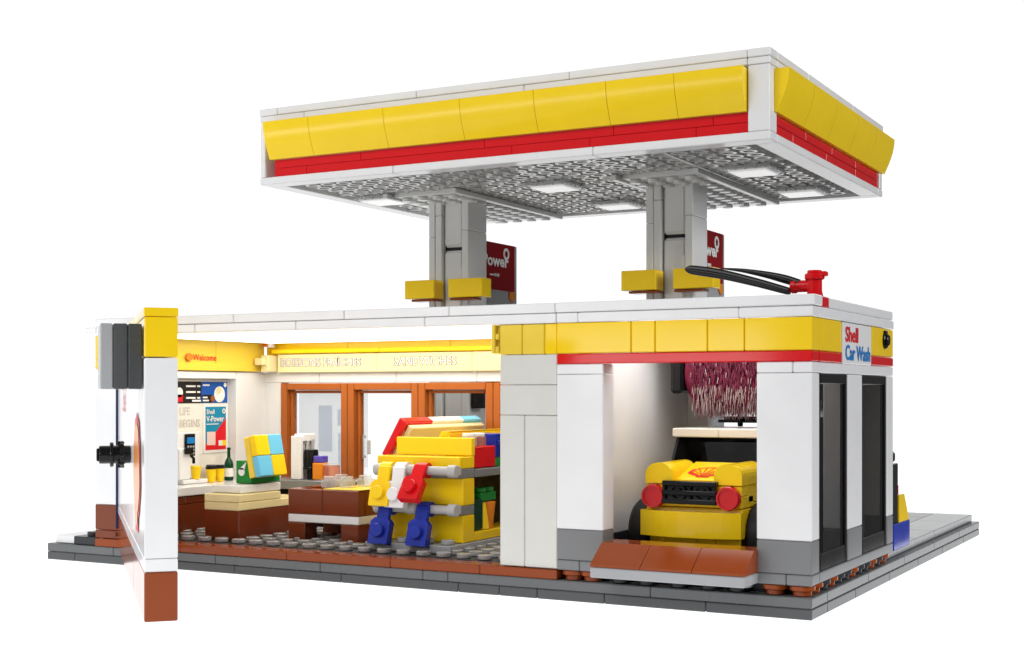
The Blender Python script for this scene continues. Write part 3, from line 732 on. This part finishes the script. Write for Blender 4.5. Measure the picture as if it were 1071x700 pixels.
# ------------------------------------------------------------------ wash brush
t = thing('wash_brush', 'wine red bristle roller hanging from a black bracket above the car roof', 'brush', (-5, 8, 8.9))
mb = MB(); mb.box(-8.25, -7.65, 7.0, 8.6, 8.05, 10.5, .12); mb.box(-1.9, -1.5, 7.6, 9.0, 8.05, 10.5, .12); mb.build('bracket', 'black', t, sep=True)
mb = MB(); mb.cyl((-7.6, 8.2, 8.95), (1, 0, 0), 1.12, 5.75, 40); ro = mb.build('roller', 'bristle', t)
mb = MB()
for i in range(9000):
    x = random.uniform(-7.2, -2.1); a = random.uniform(0, 2 * math.pi); r0 = 1.1; r1 = random.uniform(1.5, 1.84)
    d = Vector((random.uniform(-.12, .12), math.cos(a), math.sin(a))); d2 = Vector((d.x, d.y * .92, d.z)) - Vector((0, 0, .12)); c = Vector((x, 8.2, 8.95))
    e = Vector((1, 0, 0)); f_ = d.cross(e).normalized()
    p0 = c + d * r0; pm = c + d * (r0 + (r1 - r0) * .68); p1_ = c + d2 * r1
    w = .012
    A = [p0 + e * w, p0 - e * w * .5 + f_ * w, p0 - e * w * .5 - f_ * w]; Bm = [pm + e * w, pm - e * w * .5 + f_ * w, pm - e * w * .5 - f_ * w]
    Ct = [p1_ + e * w * .6, p1_ - e * w * .3 + f_ * w * .6, p1_ - e * w * .3 - f_ * w * .6]
    tip = 1 if (d.z < -.35 and random.random() < .5) or random.random() < .05 else 0
    q3 = [[k, (k + 1) % 3, 3 + (k + 1) % 3, 3 + k] for k in range(3)]
    mb.add(A + Bm, q3, 0); mb.add(Bm + Ct, q3 + [[3, 4, 5]], tip)
mb.build('bristles', ['bristle', 'bristle_tip'], t)
t = thing('spray_arm', 'black wash spray arm in the rear exit behind the yellow car', 'spray arm', (-5, 10.5, 1.2))
mb = MB(); mb.box(-7.0, -2.3, 10.3, 10.8, 6.75, 7.05); mb.box(-7.3, -6.9, 10.3, 10.8, 6.75, 6.9); mb.build('bar', 'black', t)
mb = MB()
for x in (-6.2, -5.3, -4.2): mb.cyl((x, 10.2, 6.6), (0, 0, 1), .12, .9, 10)
mb.build('nozzle', 'black', t, sep=True)
mb = MB(); mb.cyl((-2.7, 10.55, 1.2), (0, 0, 1), .25, 5.6, 12); mb.build('post', 'black', t)

# ------------------------------------------------------------------ shop contents
# coffee counter along the left wall
t = thing('coffee_counter', 'white topped brown counter along the left wall of the shop', 'counter', (-33.1, 6, 1.2))
mb = MB(); row(mb, 1.2, 9.0, [5], -34.2, -32.1, 1.2, 2.65, axis='y'); row(mb, 1.2, 9.0, [3.4], -34.2, -32.1, 2.65, 3.05, axis='y'); mb.build('cabinet', 'brown', t)
mb = MB(); row(mb, 1.1, 9.05, [], -34.25, -31.95, 3.05, 3.5, axis='y'); mb.build('worktop', 'white', t)
# printed back panel
XP = -34.27
t = thing('coffee_backboard', 'cream printed board with menu screens and outlined words behind the coffee machine', 'wall board', (XP, 6, 3.5))
mb = MB(); mb.box(XP, XP + .05, 1.2, 9.05, 3.5, 8.75, .01, g=0); bo = mb.build('board', 'warm_white', t)
mb = MB(); mb.box(XP + .05, XP + .09, 4.9, 6.9, 7.55, 8.66, .01, 0, g=0)
for k in range(3):
    z = 8.42 - k * .3; mb.box(XP + .09, XP + .11, 5.75, 6.45, z - .045, z + .045, .004, 1, g=0); mb.box(XP + .09, XP + .11, 6.58, 6.8, z - .045, z + .045, .004, 1, g=0)
mb.box(XP + .09, XP + .11, 6.2, 6.85, 7.62, 7.72, .004, 1, g=0)
mb.box(XP + .09, XP + .11, 4.95, 5.5, 7.62, 8.0, .004, 2, g=0); mb.cyl((XP + .09, 5.25, 8.1), (1, 0, 0), .26, .02, 18, 1)
mb.build('drinks_menu', ['ink_black', 'ink_white', 'ink_red'], t)
mb = MB(); mb.box(XP + .05, XP + .09, 6.92, 8.95, 7.55, 8.66, .01, 0, g=0); mb.box(XP + .09, XP + .1, 6.96, 7.75, 7.58, 7.98, .004, 4, g=0)
mb.cyl((XP + .09, 8.3, 8.0), (1, 0, 0), .42, .02, 28, 1); mb.cyl((XP + .1, 8.2, 8.16), (1, 0, 0), .24, .03, 24, 1); mb.cyl((XP + .13, 8.2, 8.2), (1, 0, 0), .19, .01, 24, 3); mb.cyl((XP + .1, 7.75, 7.78), (1, 0, 0), .17, .03, 16, 2)
mb.cyl((XP + .09, 8.75, 8.5), (1, 0, 0), .12, .02, 16, 1)
for k, (a, b) in enumerate(((7.0, 7.5), (7.0, 7.35), (7.0, 7.45))): mb.box(XP + .1, XP + .12, a, b, (8.48, 7.84, 7.68)[k] - .04, (8.48, 7.84, 7.68)[k] + .04, .004, 1, g=0)
mb.build('coffee_menu', ['ink_dkblue', 'ink_white', 'ink_brown', 'tan', 'ink_black'], t)
for k, w_ in enumerate(('LIFE', 'BEGINS', 'AFTER')):
    text('lettering', w_, 'ink_grey', bo, (XP + .05, 5.3, 6.95 - k * .62), (0, 1, 0), (0, 0, 1), .55, .01, .012, sx=.85)
    text('lettering', w_, 'warm_white', bo, (XP + .05, 5.3, 6.95 - k * .62), (0, 1, 0), (0, 0, 1), .55, .02, -.012, sx=.85)
t = thing('fuel_poster', 'blue and red fuel poster in white border on the left wall of the shop', 'poster', (XP + .1, 8, 6))
mb = MB(); mb.box(XP + .05, XP + .1, 7.05, 8.95, 4.95, 7.5, .01, g=0); sh = mb.build('sheet', 'ink_white', t)
mb = MB(); q = XP + .105
mb.add([(q, 7.2, 5.1), (q, 8.8, 5.1), (q, 8.8, 7.35), (q, 7.2, 7.35)], [[0, 1, 2, 3]], 0)
mb.add([(q + .01, 7.2, 5.1), (q + .01, 8.8, 5.1), (q + .01, 8.8, 6.75), (q + .01, 7.95, 6.0), (q + .01, 7.2, 5.4)], [[0, 1, 2, 3, 4]], 1)
mb.add([(q + .02, 7.3, 5.35), (q + .02, 7.95, 5.35), (q + .02, 7.95, 6.05), (q + .02, 7.3, 6.05)], [[0, 1, 2, 3]], 2)
mb.add([(q + .02, 8.2, 5.3), (q + .02, 8.5, 5.3), (q + .02, 8.5, 5.58), (q + .02, 8.2, 5.58)], [[0, 1, 2, 3]], 3); mb.add([(q + .02, 8.5, 5.3), (q + .02, 8.8, 5.3), (q + .02, 8.8, 5.58), (q + .02, 8.5, 5.58)], [[0, 1, 2, 3]], 4)
mb.ring((q + .01, 8.62, 7.12), (1, 0, 0), .13, .07, .02, 18, 3)
mb.box(q, q + .02, 7.27, 8.2, 6.42, 6.47, .004, 3, g=0)
mb.build('print', ['ink_teal', 'ink_red', 'ink_pink', 'ink_white', 'yellow'], t)
text('lettering', 'Shell', 'ink_white', t, (q, 7.26, 6.98), (0, 1, 0), (0, 0, 1), .34, .02, .015)
text('lettering', 'V-Power', 'ink_white', t, (q, 7.26, 6.58), (0, 1, 0), (0, 0, 1), .42, .02, .02, sx=.9)
# coffee machine
t = thing('coffee_machine', 'white coffee machine with dark screen and spout on the left counter', 'coffee machine', (-33.8, 5.4, 3.5))
mb = MB(); mb.box(-34.15, -33.2, 4.5, 6.3, 3.5, 3.72); mb.box(-34.2, -33.95, 4.6, 6.55, 3.72, 6.1); mb.box(-34.15, -33.3, 4.3, 5.1, 3.72, 5.3); mb.build('body', 'white', t)
mb = MB(); mb.box(-33.95, -33.85, 5.35, 6.1, 4.85, 6.0); mb.box(-33.3, -33.1, 4.6, 5.15, 5.0, 5.35); mb.tube([(-33.7, 5.0, 5.1), (-33.5, 5.3, 4.95), (-33.45, 5.5, 4.75)], .07); mb.cyl((-33.45, 5.5, 4.5), (0, 0, 1), .08, .3, 10)
mb.build('spout', 'black', t)
mb = MB(); mb.box(-33.86, -33.82, 5.45, 6.0, 5.5, 5.82, .005, g=0)
mb.build('screen', 'ink_blue', t)
mb = MB()
for i in range(3):
    for j in range(3): mb.box(-33.86, -33.82, 5.48 + i * .19, 5.6 + i * .19, 4.95 + j * .17, 5.06 + j * .17, .005, g=0)
mb.build('keypad', 'light_grey', t)
def cup(loc, label, lid=True):
    t = thing('coffee_cup', label, 'cup', loc, 'yellow coffee cups')
    x, y, z = loc
    mb = MB(); mb.cyl((x, y, z), (0, 0, 1), .2, .68, 20, r2=.27); mb.build('cup', 'yellow', t)
    if lid:
        mb = MB(); mb.cyl((x, y, z + .68), (0, 0, 1), .29, .08, 20); mb.cyl((x, y, z + .76), (0, 0, 1), .25, .1, 20); mb.build('lid', 'ink_black', t)
    return t
cup((-33.35, 5.55, 3.72), 'lidless yellow cup under the coffee machine spout', False)
c1 = cup((-33.3, 6.65, 3.5), 'yellow lidded cup nearest the coffee machine')
dup(c1, (-33.75, 7.15, 3.5), 'yellow lidded cup at the back of the trio beside the bottle')
dup(c1, (-33.3, 7.3, 3.5), 'yellow lidded cup closest to the green bottle')
t = thing('wine_bottle', 'dark green bottle with white label at the end of the left counter', 'bottle', (-33.5, 8.25, 3.5))
mb = MB(); mb.lathe((-33.5, 8.25, 3.5), [(0, 0), (.22, 0), (.24, .05), (.24, .85), (.2, 1.0), (.09, 1.2), (.08, 1.6), (.1, 1.62), (.1, 1.72), (0, 1.72)], 20); mb.build('glass_body', 'dark_green', t)
mb = MB(); mb.lathe((-33.5, 8.25, 3.5), [(.245, .2), (.246, .2), (.246, .65), (.245, .65)], 20); mb.build('paper_label', 'ink_white', t)

# cash counter
t = thing('cash_counter', 'brown cash counter with two tan layers in the shop', 'counter', (-28.7, 4.2, 1.2))
mb = MB(); mb.box(-29.8, -27.72, 2.15, 7.6, 1.2, 2.58); mb.build('cabinet', 'brown', t)
mb = MB(); mb.box(-29.82, -27.7, 2.13, 7.6, 2.58, 2.97); mb.box(-29.82, -27.7, 2.13, 5.25, 2.97, 3.35); mb.build('worktop', 'tan', t)
t = thing('cash_register', 'green cash register with tilted yellow and blue chequered screen', 'cash register', (-28.8, 4.5, 3.35))
mb = MB(); mb.box(-29.75, -27.98, 2.6, 5.6, 3.35, 3.74); mb.build('base', 'white', t)
mb = MB(); mb.prism([(-29.95, 3.75), (-29.13, 3.75), (-29.13, 4.75), (-29.22, 4.72), (-29.75, 4.05)], (.45, 4.0, 0), (1, 0, 0), (0, 0, 1), (0, 1.5, 0)); mb.build('printer', 'column_white', t)
mb = MB(); mb.box(-29.1, -28.15, 3.55, 5.75, 3.75, 4.85); mb.build('drawer', 'green', t)
mb = MB(); mb.cyl((-28.72, 3.55, 4.32), (0, -1, 0), .2, .03, 20); mb.prism([(-.17, .1), (.17, .1), (.3, .48)], (-28.72, 3.52, 4.32), (1, 0, 0), (0, 0, 1), (0, .02, 0)); mb.build('receipt_mark', 'ink_white', t)
# screen panel: tilted; local (a along y, b up slope, c thickness outward)
b0 = Vector((-27.62, 3.4, 4.1)); upv = (Vector((-28.02, 0, 6.08)) - Vector((-27.62, 0, 4.1))).normalized(); nv = Vector((0, 1, 0)).cross(upv)
TS = Matrix(((0, upv.x, nv.x, b0.x), (1, upv.y, nv.y, b0.y), (0, upv.z, nv.z, b0.z), (0, 0, 0, 1)))
mb = MB(TS)
for i in range(2):
    for j in range(2): mb.box(i * 1.02, i * 1.02 + 1.02, j * 1.0, j * 1.0 + 1.0, -.18, .18, m=(i + j + 1) % 2)
mb.box(.02, 2.02, .02, 1.98, -.55, -.18, m=2)
mb.build('screen', ['yellow', 'light_blue', 'soft_yellow'], t)

# back bar with dispenser
t = thing('back_bar', 'dark low cabinet with grey top behind the brown table', 'cabinet', (-28.5, 9, 1.2))
mb = MB(); mb.box(-30.8, -26.4, 7.9, 10.2, 1.2, 3.2); mb.build('cabinet', 'black', t)
mb = MB(); mb.box(-30.9, -26.3, 7.75, 10.3, 3.2, 3.68); mb.build('worktop', 'mid_grey', t)
t = thing('drink_dispenser', 'white upright drink dispenser with black tap on the dark cabinet', 'dispenser', (-28.9, 8.3, 3.68))
mb = MB(); mb.box(-29.28, -28.66, 8.0, 8.28, 3.69, 5.9); mb.box(-29.28, -28.66, 8.28, 9.3, 5.6, 6.0); mb.box(-29.28, -28.9, 8.28, 9.3, 3.69, 5.6); mb.box(-28.9, -28.66, 9.1, 9.3, 3.69, 5.6); mb.build('housing', 'white', t)
mb = MB()
mb.cyl((-28.5, 8.7, 3.4), (0, 0, 1), .2, 1.1, 14); mb.cyl((-28.5, 8.7, 4.3), (0, 0, 1), .36, .9, 18); mb.box(-28.75, -28.15, 8.4, 8.9, 4.6, 5.1); mb.box(-28.7, -28.55, 8.4, 8.6, 5.1, 5.5); mb.cyl((-28.5, 8.7, 4.2), (0, 0, 1), .42, .12, 18)
mb.build('tap', 'black', t)
mb = MB(); mb.cyl((-28.62, 8.45, 5.0), (.2, 0, 1), .07, .7, 10); mb.cyl((-28.5, 8.8, 5.0), (.1, 0, 1), .07, .75, 10); mb.build('lever', 'bar_grey', t)
t = thing('juice_carton', 'orange carton with purple lid beside the black tap', 'carton', (-27.9, 8.6, 3.68))
mb = MB(); mb.box(-28.15, -27.5, 8.3, 8.9, 3.69, 4.55); mb.build('box', 'orange', t)
M['purple'] = plastic('purple_lid', (0.10, 0.07, 0.42), .25)
mb = MB(); mb.box(-28.12, -27.53, 8.33, 8.87, 4.55, 4.9); mb.build('lid', 'purple', t)
t = thing('clear_box', 'pinkish clear plastic box on the dark cabinet behind the jars', 'box', (-27, 8.5, 3.68))
mb = MB(); mb.box(-27.3, -26.65, 8.1, 8.7, 3.69, 4.45); mb.build('box', 'pink_clear', t)
mb = MB(); mb.box(-27.33, -26.62, 8.07, 8.73, 4.45, 4.53); mb.build('lid', 'clear_plastic', t)

# brown table
t = thing('brown_table', 'brown table with white stripe and yellow tiled tray in the shop', 'table', (-23.7, 5, 1.2))
X0, X1, Y0, Y1 = -25.73, -21.73, 3.23, 6.9
for x, y in ((X0, Y0), (X1 - 1, Y0), (X0, Y1 - 1), (X1 - 1, Y1 - 1)):
    mb = MB(); mb.box(x, x + .98, y, y + .98, 1.2, 2.1); mb.build('leg', 'brown', t)
mb = MB(); mb.box(X0, X1, Y0, Y1, 2.1, 2.48); mb.build('stripe', 'white', t)
mb = MB(); row(mb, X0, X1, [-23.77], Y0, Y0 + .5, 2.48, 3.66); row(mb, X0, X1, [-24], Y1 - .4, Y1, 2.48, 3.66); mb.box(X0, X0 + .3, Y0 + .5, Y1 - .4, 2.48, 3.66); mb.box(X1 - .3, X1, Y0 + .5, Y1 - .4, 2.48, 3.66); mb.box(X0 + .3, X1 - .3, Y0 + .5, Y1 - .4, 2.48, 3.3)
mb.build('tray', 'brown', t)
mb = MB(); mb.box(-23.75, X1 + .02, Y0 + .04, Y1 - .05, 3.66, 3.70); mb.build('top_tile', 'soft_yellow', t)
def jar(loc, label):
    t = thing('clear_jar', label, 'jar', loc, 'clear jars on the brown table'); x, y, z = loc
    mb = MB(); mb.lathe((x, y, z), [(0, 0), (.36, 0), (.40, .04), (.40, .26), (.47, .27), (.47, .36), (.3, .37), (.3, .5), (.27, .52), (0, .52)], 24); mb.build('body', 'clear_plastic', t)
    return t
j1 = jar((-24.35, 4.6, 3.66), 'clear jar at the left front of the cluster on the brown table')
dup(j1, (-23.2, 4.35, 3.70), 'clear jar at the front centre on the yellow tiles')
dup(j1, (-22.95, 5.5, 3.70), 'clear jar at the right rear, beside the yellow hanging tag')
dup(j1, (-24.75, 6.1, 3.66), 'clear jar half hidden behind the two front jars')

# ------------------------------------------------------------------ display rack
t = thing('display_rack', 'yellow display rack on a grey foot with two hanging bars', 'display rack', (-18.3, 5, 1.2))
X0, X1 = -20.2, -16.25
mb = MB(); mb.box(X0 - .3, -16.2, 2.1, 9.0, 1.2, 1.58)
for x in (-20.0, -18.9, -17.7, -16.65): mb.cyl((x, 2.6, 1.58), (0, 0, 1), .3, .2, 16)
mb.build('foot', 'light_grey', t)
mb = MB()
mb.box(X0, X1, 3.2, 4.2, 1.58, 2.78); mb.box(X0, X1, 3.2, 4.2, 3.2, 4.38); mb.box(X0 - .35, X1, 2.95, 4.2, 4.8, 5.32); mb.box(X0, X1, 3.95, 4.25, 5.32, 6.12)
mb.box(X0, -17.6, 4.2, 9, 1.58, 4.4); mb.box(X0, X1, 4.2, 9, 1.58, 2.0); mb.box(-17.9, -17.6, 4.3, 9.8, 4.76, 6.32); mb.prism([(-.1, 6.38), (-17.6 + 17.9, 6.38), (-.5, 5.4), (-.8, 5.4)], (-17.9, 4.3, 0), (1, 0, 0), (0, 0, 1), (0, 5.5, 0))
mb.box(X0, -16.3, 8.7, 9, 2.0, 6.0)
mb.build('cabinet', 'yellow', t)
mb = MB(); mb.box(X0, X1, 3.0, 4.2, 2.78, 3.2); mb.box(X0, X1, 3.0, 4.2, 4.38, 4.8); mb.box(X0, -16.2, 4.2, 9, 4.38, 4.76); mb.build('shelf', 'mid_grey', t)
for zc in (3.05, 4.72):
    mb = MB(); mb.cyl((-20.35, 2.62, zc), (1, 0, 0), .2, 4.05, 18)
    for x in (-20.4, -16.62): mb.cyl((x, 2.62, zc), (1, 0, 0), .27, .42, 18)
    mb.cyl((-18.75, 2.62, zc), (1, 0, 0), .25, .55, 18); mb.box(-16.6, -16.25, 2.62, 3.1, zc - .2, zc + .2)
    mb.build('bar', 'bar_grey', t)
mb = MB(); mb.box(-17.6, -17.5, 4.2, 8.8, 2.0, 4.3); mb.build('shelf_back', 'black', t)
# slanted board on the rack
t = thing('slanted_board', 'slanted display board with red, cream and light blue edge on top of the rack', 'display board', (-20.2, 7, 5.2))
d = Vector((.98, 0, 1.66)).normalized(); nn = Vector((-d.z, 0, d.x))
TB = Matrix(((0, d.x, nn.x, -20.95), (1, 0, 0, 4.25), (0, d.z, nn.z, 5.15), (0, 0, 0, 1)))
mb = MB(TB)
mb.box(0, .3, 0, 1.95, -.1, .3, m=0)
for a, b, m in ((.3, 2.4, 0), (2.4, 5.2, 1), (5.2, 6.9, 2)): mb.box(a, b, 1.45, 1.95, -.1, .3, m=m); mb.box(a, b, 0, 1.45, -.1, .3, m=(1 if m == 0 else m))
mb.box(.3, 6.9, 0.05, 1.8, -.4, -.1, m=3)
mb.build('panel', ['red', 'warm_white', 'light_blue', 'cream'], t)
# tags hanging on the bars
def tag_clip(x, zb, mat, label, tilt, roll=0.0):
    t = thing('hanging_tag', label, 'tag', (x, 2.62, zb), 'coloured tags hung on the rack bars')
    mb = MB(Matrix.Translation((x, 2.62, zb)) @ Matrix.Rotation(math.radians(roll), 4, 'Y') @ Matrix.Rotation(math.radians(tilt), 4, 'X'))
    mb.ring((-.27, 0, 0), (1, 0, 0), .34, .21, .54, 20)
    mb.box(-.33, .33, -.38, -.16, -.62, .1); 
    ch = .22; w = .5
    mb.prism([(-w, -1.66), (-w + .04, -1.7), (w - .04, -1.7), (w, -1.66), (w, -.72), (w - .18, -.55), (-w + .18, -.55), (-w, -.72)], (0, -.5, 0), (1, 0, 0), (0, 0, 1), (0, .36, 0))
    mb.cyl((0, -.5, -1.13), (0, -1, 0), .3, .2, 20)
    ob = mb.build('tag', mat, t); return t
tag_clip(-19.7, 4.72, 'yellow', 'yellow clip-on tag at the left end of the upper bar', -14)
tag_clip(-18.95, 4.72, 'white', 'white clip-on tag between the yellow and red tags', -10)
tag_clip(-17.9, 4.72, 'red', 'red clip-on tag on the upper bar', -34)
tag_clip(-19.7, 3.05, 'blue', 'blue clip-on tag at the left of the lower bar', -16)
tag_clip(-17.75, 3.05, 'blue', 'blue clip-on tag at the right of the lower bar', -16)
# goods on the side shelves
t = thing('red_crate', 'red crate on the upper side shelf of the rack', 'crate', (-16.9, 5.2, 4.76))
mb = MB(); row(mb, 4.3, 6.15, [5.3], -17.5, -16.3, 4.77, 5.72, axis='y'); mb.build('crate', 'red', t)
for i, (x, y, l_) in enumerate(((-16.75, 4.55, 'clear jar with white lid on the red crate, nearer the front'), (-16.75, 5.35, 'clear jar with pink contents on the red crate, beside the blue box'))):
    t = thing('shelf_jar', l_, 'jar', (x, y, 5.72), 'clear jars on the red crate')
    mb = MB(); mb.cyl((x, y, 5.72), (0, 0, 1), .36, .42, 20); mb.build('body', 'clear_plastic' if i == 0 else 'pink_clear', t)
    mb = MB(); mb.cyl((x, y, 6.14), (0, 0, 1), .3, .16, 20); mb.build('lid', 'white', t)
t = thing('blue_box', 'small blue box behind the jars on the rack', 'box', (-16.8, 6.3, 5.72))
mb = MB(); mb.box(-17.4, -16.3, 6.16, 7.2, 5.15, 6.25); mb.box(-16.3, -16.22, 6.25, 6.5, 5.7, 5.95); mb.build('box', 'blue', t)
t = thing('green_crate', 'green crate next to the red crate on the rack', 'crate', (-16.9, 6.7, 4.76))
mb = MB(); mb.box(-17.5, -16.3, 6.17, 7.4, 4.77, 5.14); mb.box(-16.42, -16.3, 6.2, 7.3, 5.14, 5.5); mb.build('crate', 'green', t)
t = thing('green_bottle', 'dark green square bottle at the front of the lower side shelf', 'bottle', (-16.8, 4.6, 2.0))
mb = MB(); mb.box(-17.3, -16.4, 4.3, 5.2, 2.01, 3.4); mb.cyl((-16.8, 4.75, 3.4), (0, 0, 1), .2, .4, 14); mb.build('body', 'dark_green', t)
t = thing('plant_pot', 'orange pot with green block leaves on the lower side shelf', 'plant', (-16.7, 6.0, 2.0))
mb = MB(); mb.cyl((-16.75, 6.0, 2.01), (0, 0, 1), .34, 1.2, 18, r2=.46); mb.build('pot', 'orange', t)
mb = MB(); mb.box(-17.2, -16.4, 5.0, 6.4, 3.25, 3.65); mb.cyl((-16.7, 5.4, 3.65), (0, 0, 1), .28, .2, 14); mb.cyl((-16.7, 6.1, 3.65), (0, 0, 1), .28, .2, 14); mb.build('leaves', 'green', t)
t = thing('yellow_cone', 'yellow cone between the green bottle and orange pot', 'cone', (-16.6, 5.4, 2.0))
mb = MB(); mb.cyl((-16.55, 5.42, 2.01), (0, 0, 1), .3, 1.2, 16, r2=.12); mb.build('cone', 'yellow', t)

# ------------------------------------------------------------------ world, lamps, camera
w = bpy.data.worlds.new('World'); scene.world = w; w.use_nodes = True; nt = w.node_tree; nt.nodes.clear()
out = nt.nodes.new('ShaderNodeOutputWorld'); bg = nt.nodes.new('ShaderNodeBackground'); tc = nt.nodes.new('ShaderNodeTexCoord')
sx = nt.nodes.new('ShaderNodeSeparateXYZ'); nt.links.new(tc.outputs['Generated'], sx.inputs[0])
def node(t, **k):
    n = nt.nodes.new(t)
    for a, v in k.items(): setattr(n, a, v)
    return n
def smooth(src, a, b, va, vb):
    m = node('ShaderNodeMapRange', interpolation_type='SMOOTHSTEP'); nt.links.new(src, m.inputs['Value'])
    for q, v in zip(('From Min', 'From Max', 'To Min', 'To Max'), (a, b, va, vb)): m.inputs[q].default_value = v
    return m.outputs['Result']
dot = node('ShaderNodeVectorMath', operation='DOT_PRODUCT'); nt.links.new(tc.outputs['Generated'], dot.inputs[0]); dot.inputs[1].default_value = (-.477, .879, 0)
fwd = smooth(dot.outputs['Value'], .58, .86, 0, 1)          # bright white cyclorama behind the toy
narrow = smooth(sx.outputs['X'], -.10, .17, 1, 0)           # flag at the right: keeps the glare off the right-hand walls
mul = node('ShaderNodeMath', operation='MULTIPLY'); nt.links.new(fwd, mul.inputs[0]); nt.links.new(narrow, mul.inputs[1]); fwd = mul.outputs[0]
side = smooth(sx.outputs['X'], -.6, .12, .62, .08)            # dimmer studio round the camera, darkest to the right
mxa = node('ShaderNodeMix', data_type='FLOAT'); nt.links.new(fwd, mxa.inputs['Factor']); nt.links.new(side, mxa.inputs['A']); mxa.inputs['B'].default_value = 1.08
mx = mxa
bg.inputs['Color'].default_value = (1, 1, 1, 1)
nt.links.new(mx.outputs['Result'], bg.inputs['Strength']); nt.links.new(bg.outputs[0], out.inputs['Surface'])

def softbox(name, loc, aim, w_, h_, rad, col=(1, 1, 1)):
    l = bpy.data.lights.new(name, 'AREA'); l.shape = 'RECTANGLE'; l.size = w_ * U; l.size_y = h_ * U
    l.energy = rad * math.pi * w_ * h_ * U * U; l.color = col
    o = bpy.data.objects.new(name, l); C.objects.link(o); o.location = Vector(loc) * U
    o.rotation_euler = (Vector(aim) - Vector(loc)).to_track_quat('-Z', 'Y').to_euler()
softbox('key_softbox', (-22, -82, 78), (-16, 0, 8), 100, 48, 3.95)
softbox('strip_softbox', (-50, -45, 11), (-18, 9, 21), 66, 5, 6.0)
softbox('fill_softbox', (82, 8, 40), (0, 8, 9), 50, 36, 10.5)
softbox('under_table_fill', (-46, 20.5, -.5), (-46, 20.5, 10), 100, 111, 1.1)  # added lamp beneath the sheet, turns it white without shadows

cam = bpy.data.cameras.new('camera'); co = bpy.data.objects.new('camera', cam); C.objects.link(co); scene.camera = co
co.location = Vector((13.9, -47.64, 8.097)) * U; co.rotation_euler = (math.pi / 2, 0, .497)
cam.sensor_width = 36; cam.lens = 1432.8 / 1071 * 36; cam.shift_x = -.00355; cam.shift_y = .05663
cam.clip_start = 0.01; cam.clip_end = 100
scene.view_settings.view_transform = 'Standard'; scene.view_settings.look = 'None'; scene.view_settings.exposure = 0; scene.view_settings.gamma = 1
scene.render.engine = 'CYCLES'
scene.cycles.max_bounces = 10; scene.cycles.diffuse_bounces = 5; scene.cycles.transparent_max_bounces = 12
scene.cycles.use_denoising = True
scene.render.resolution_x = 1024; scene.render.resolution_y = 669
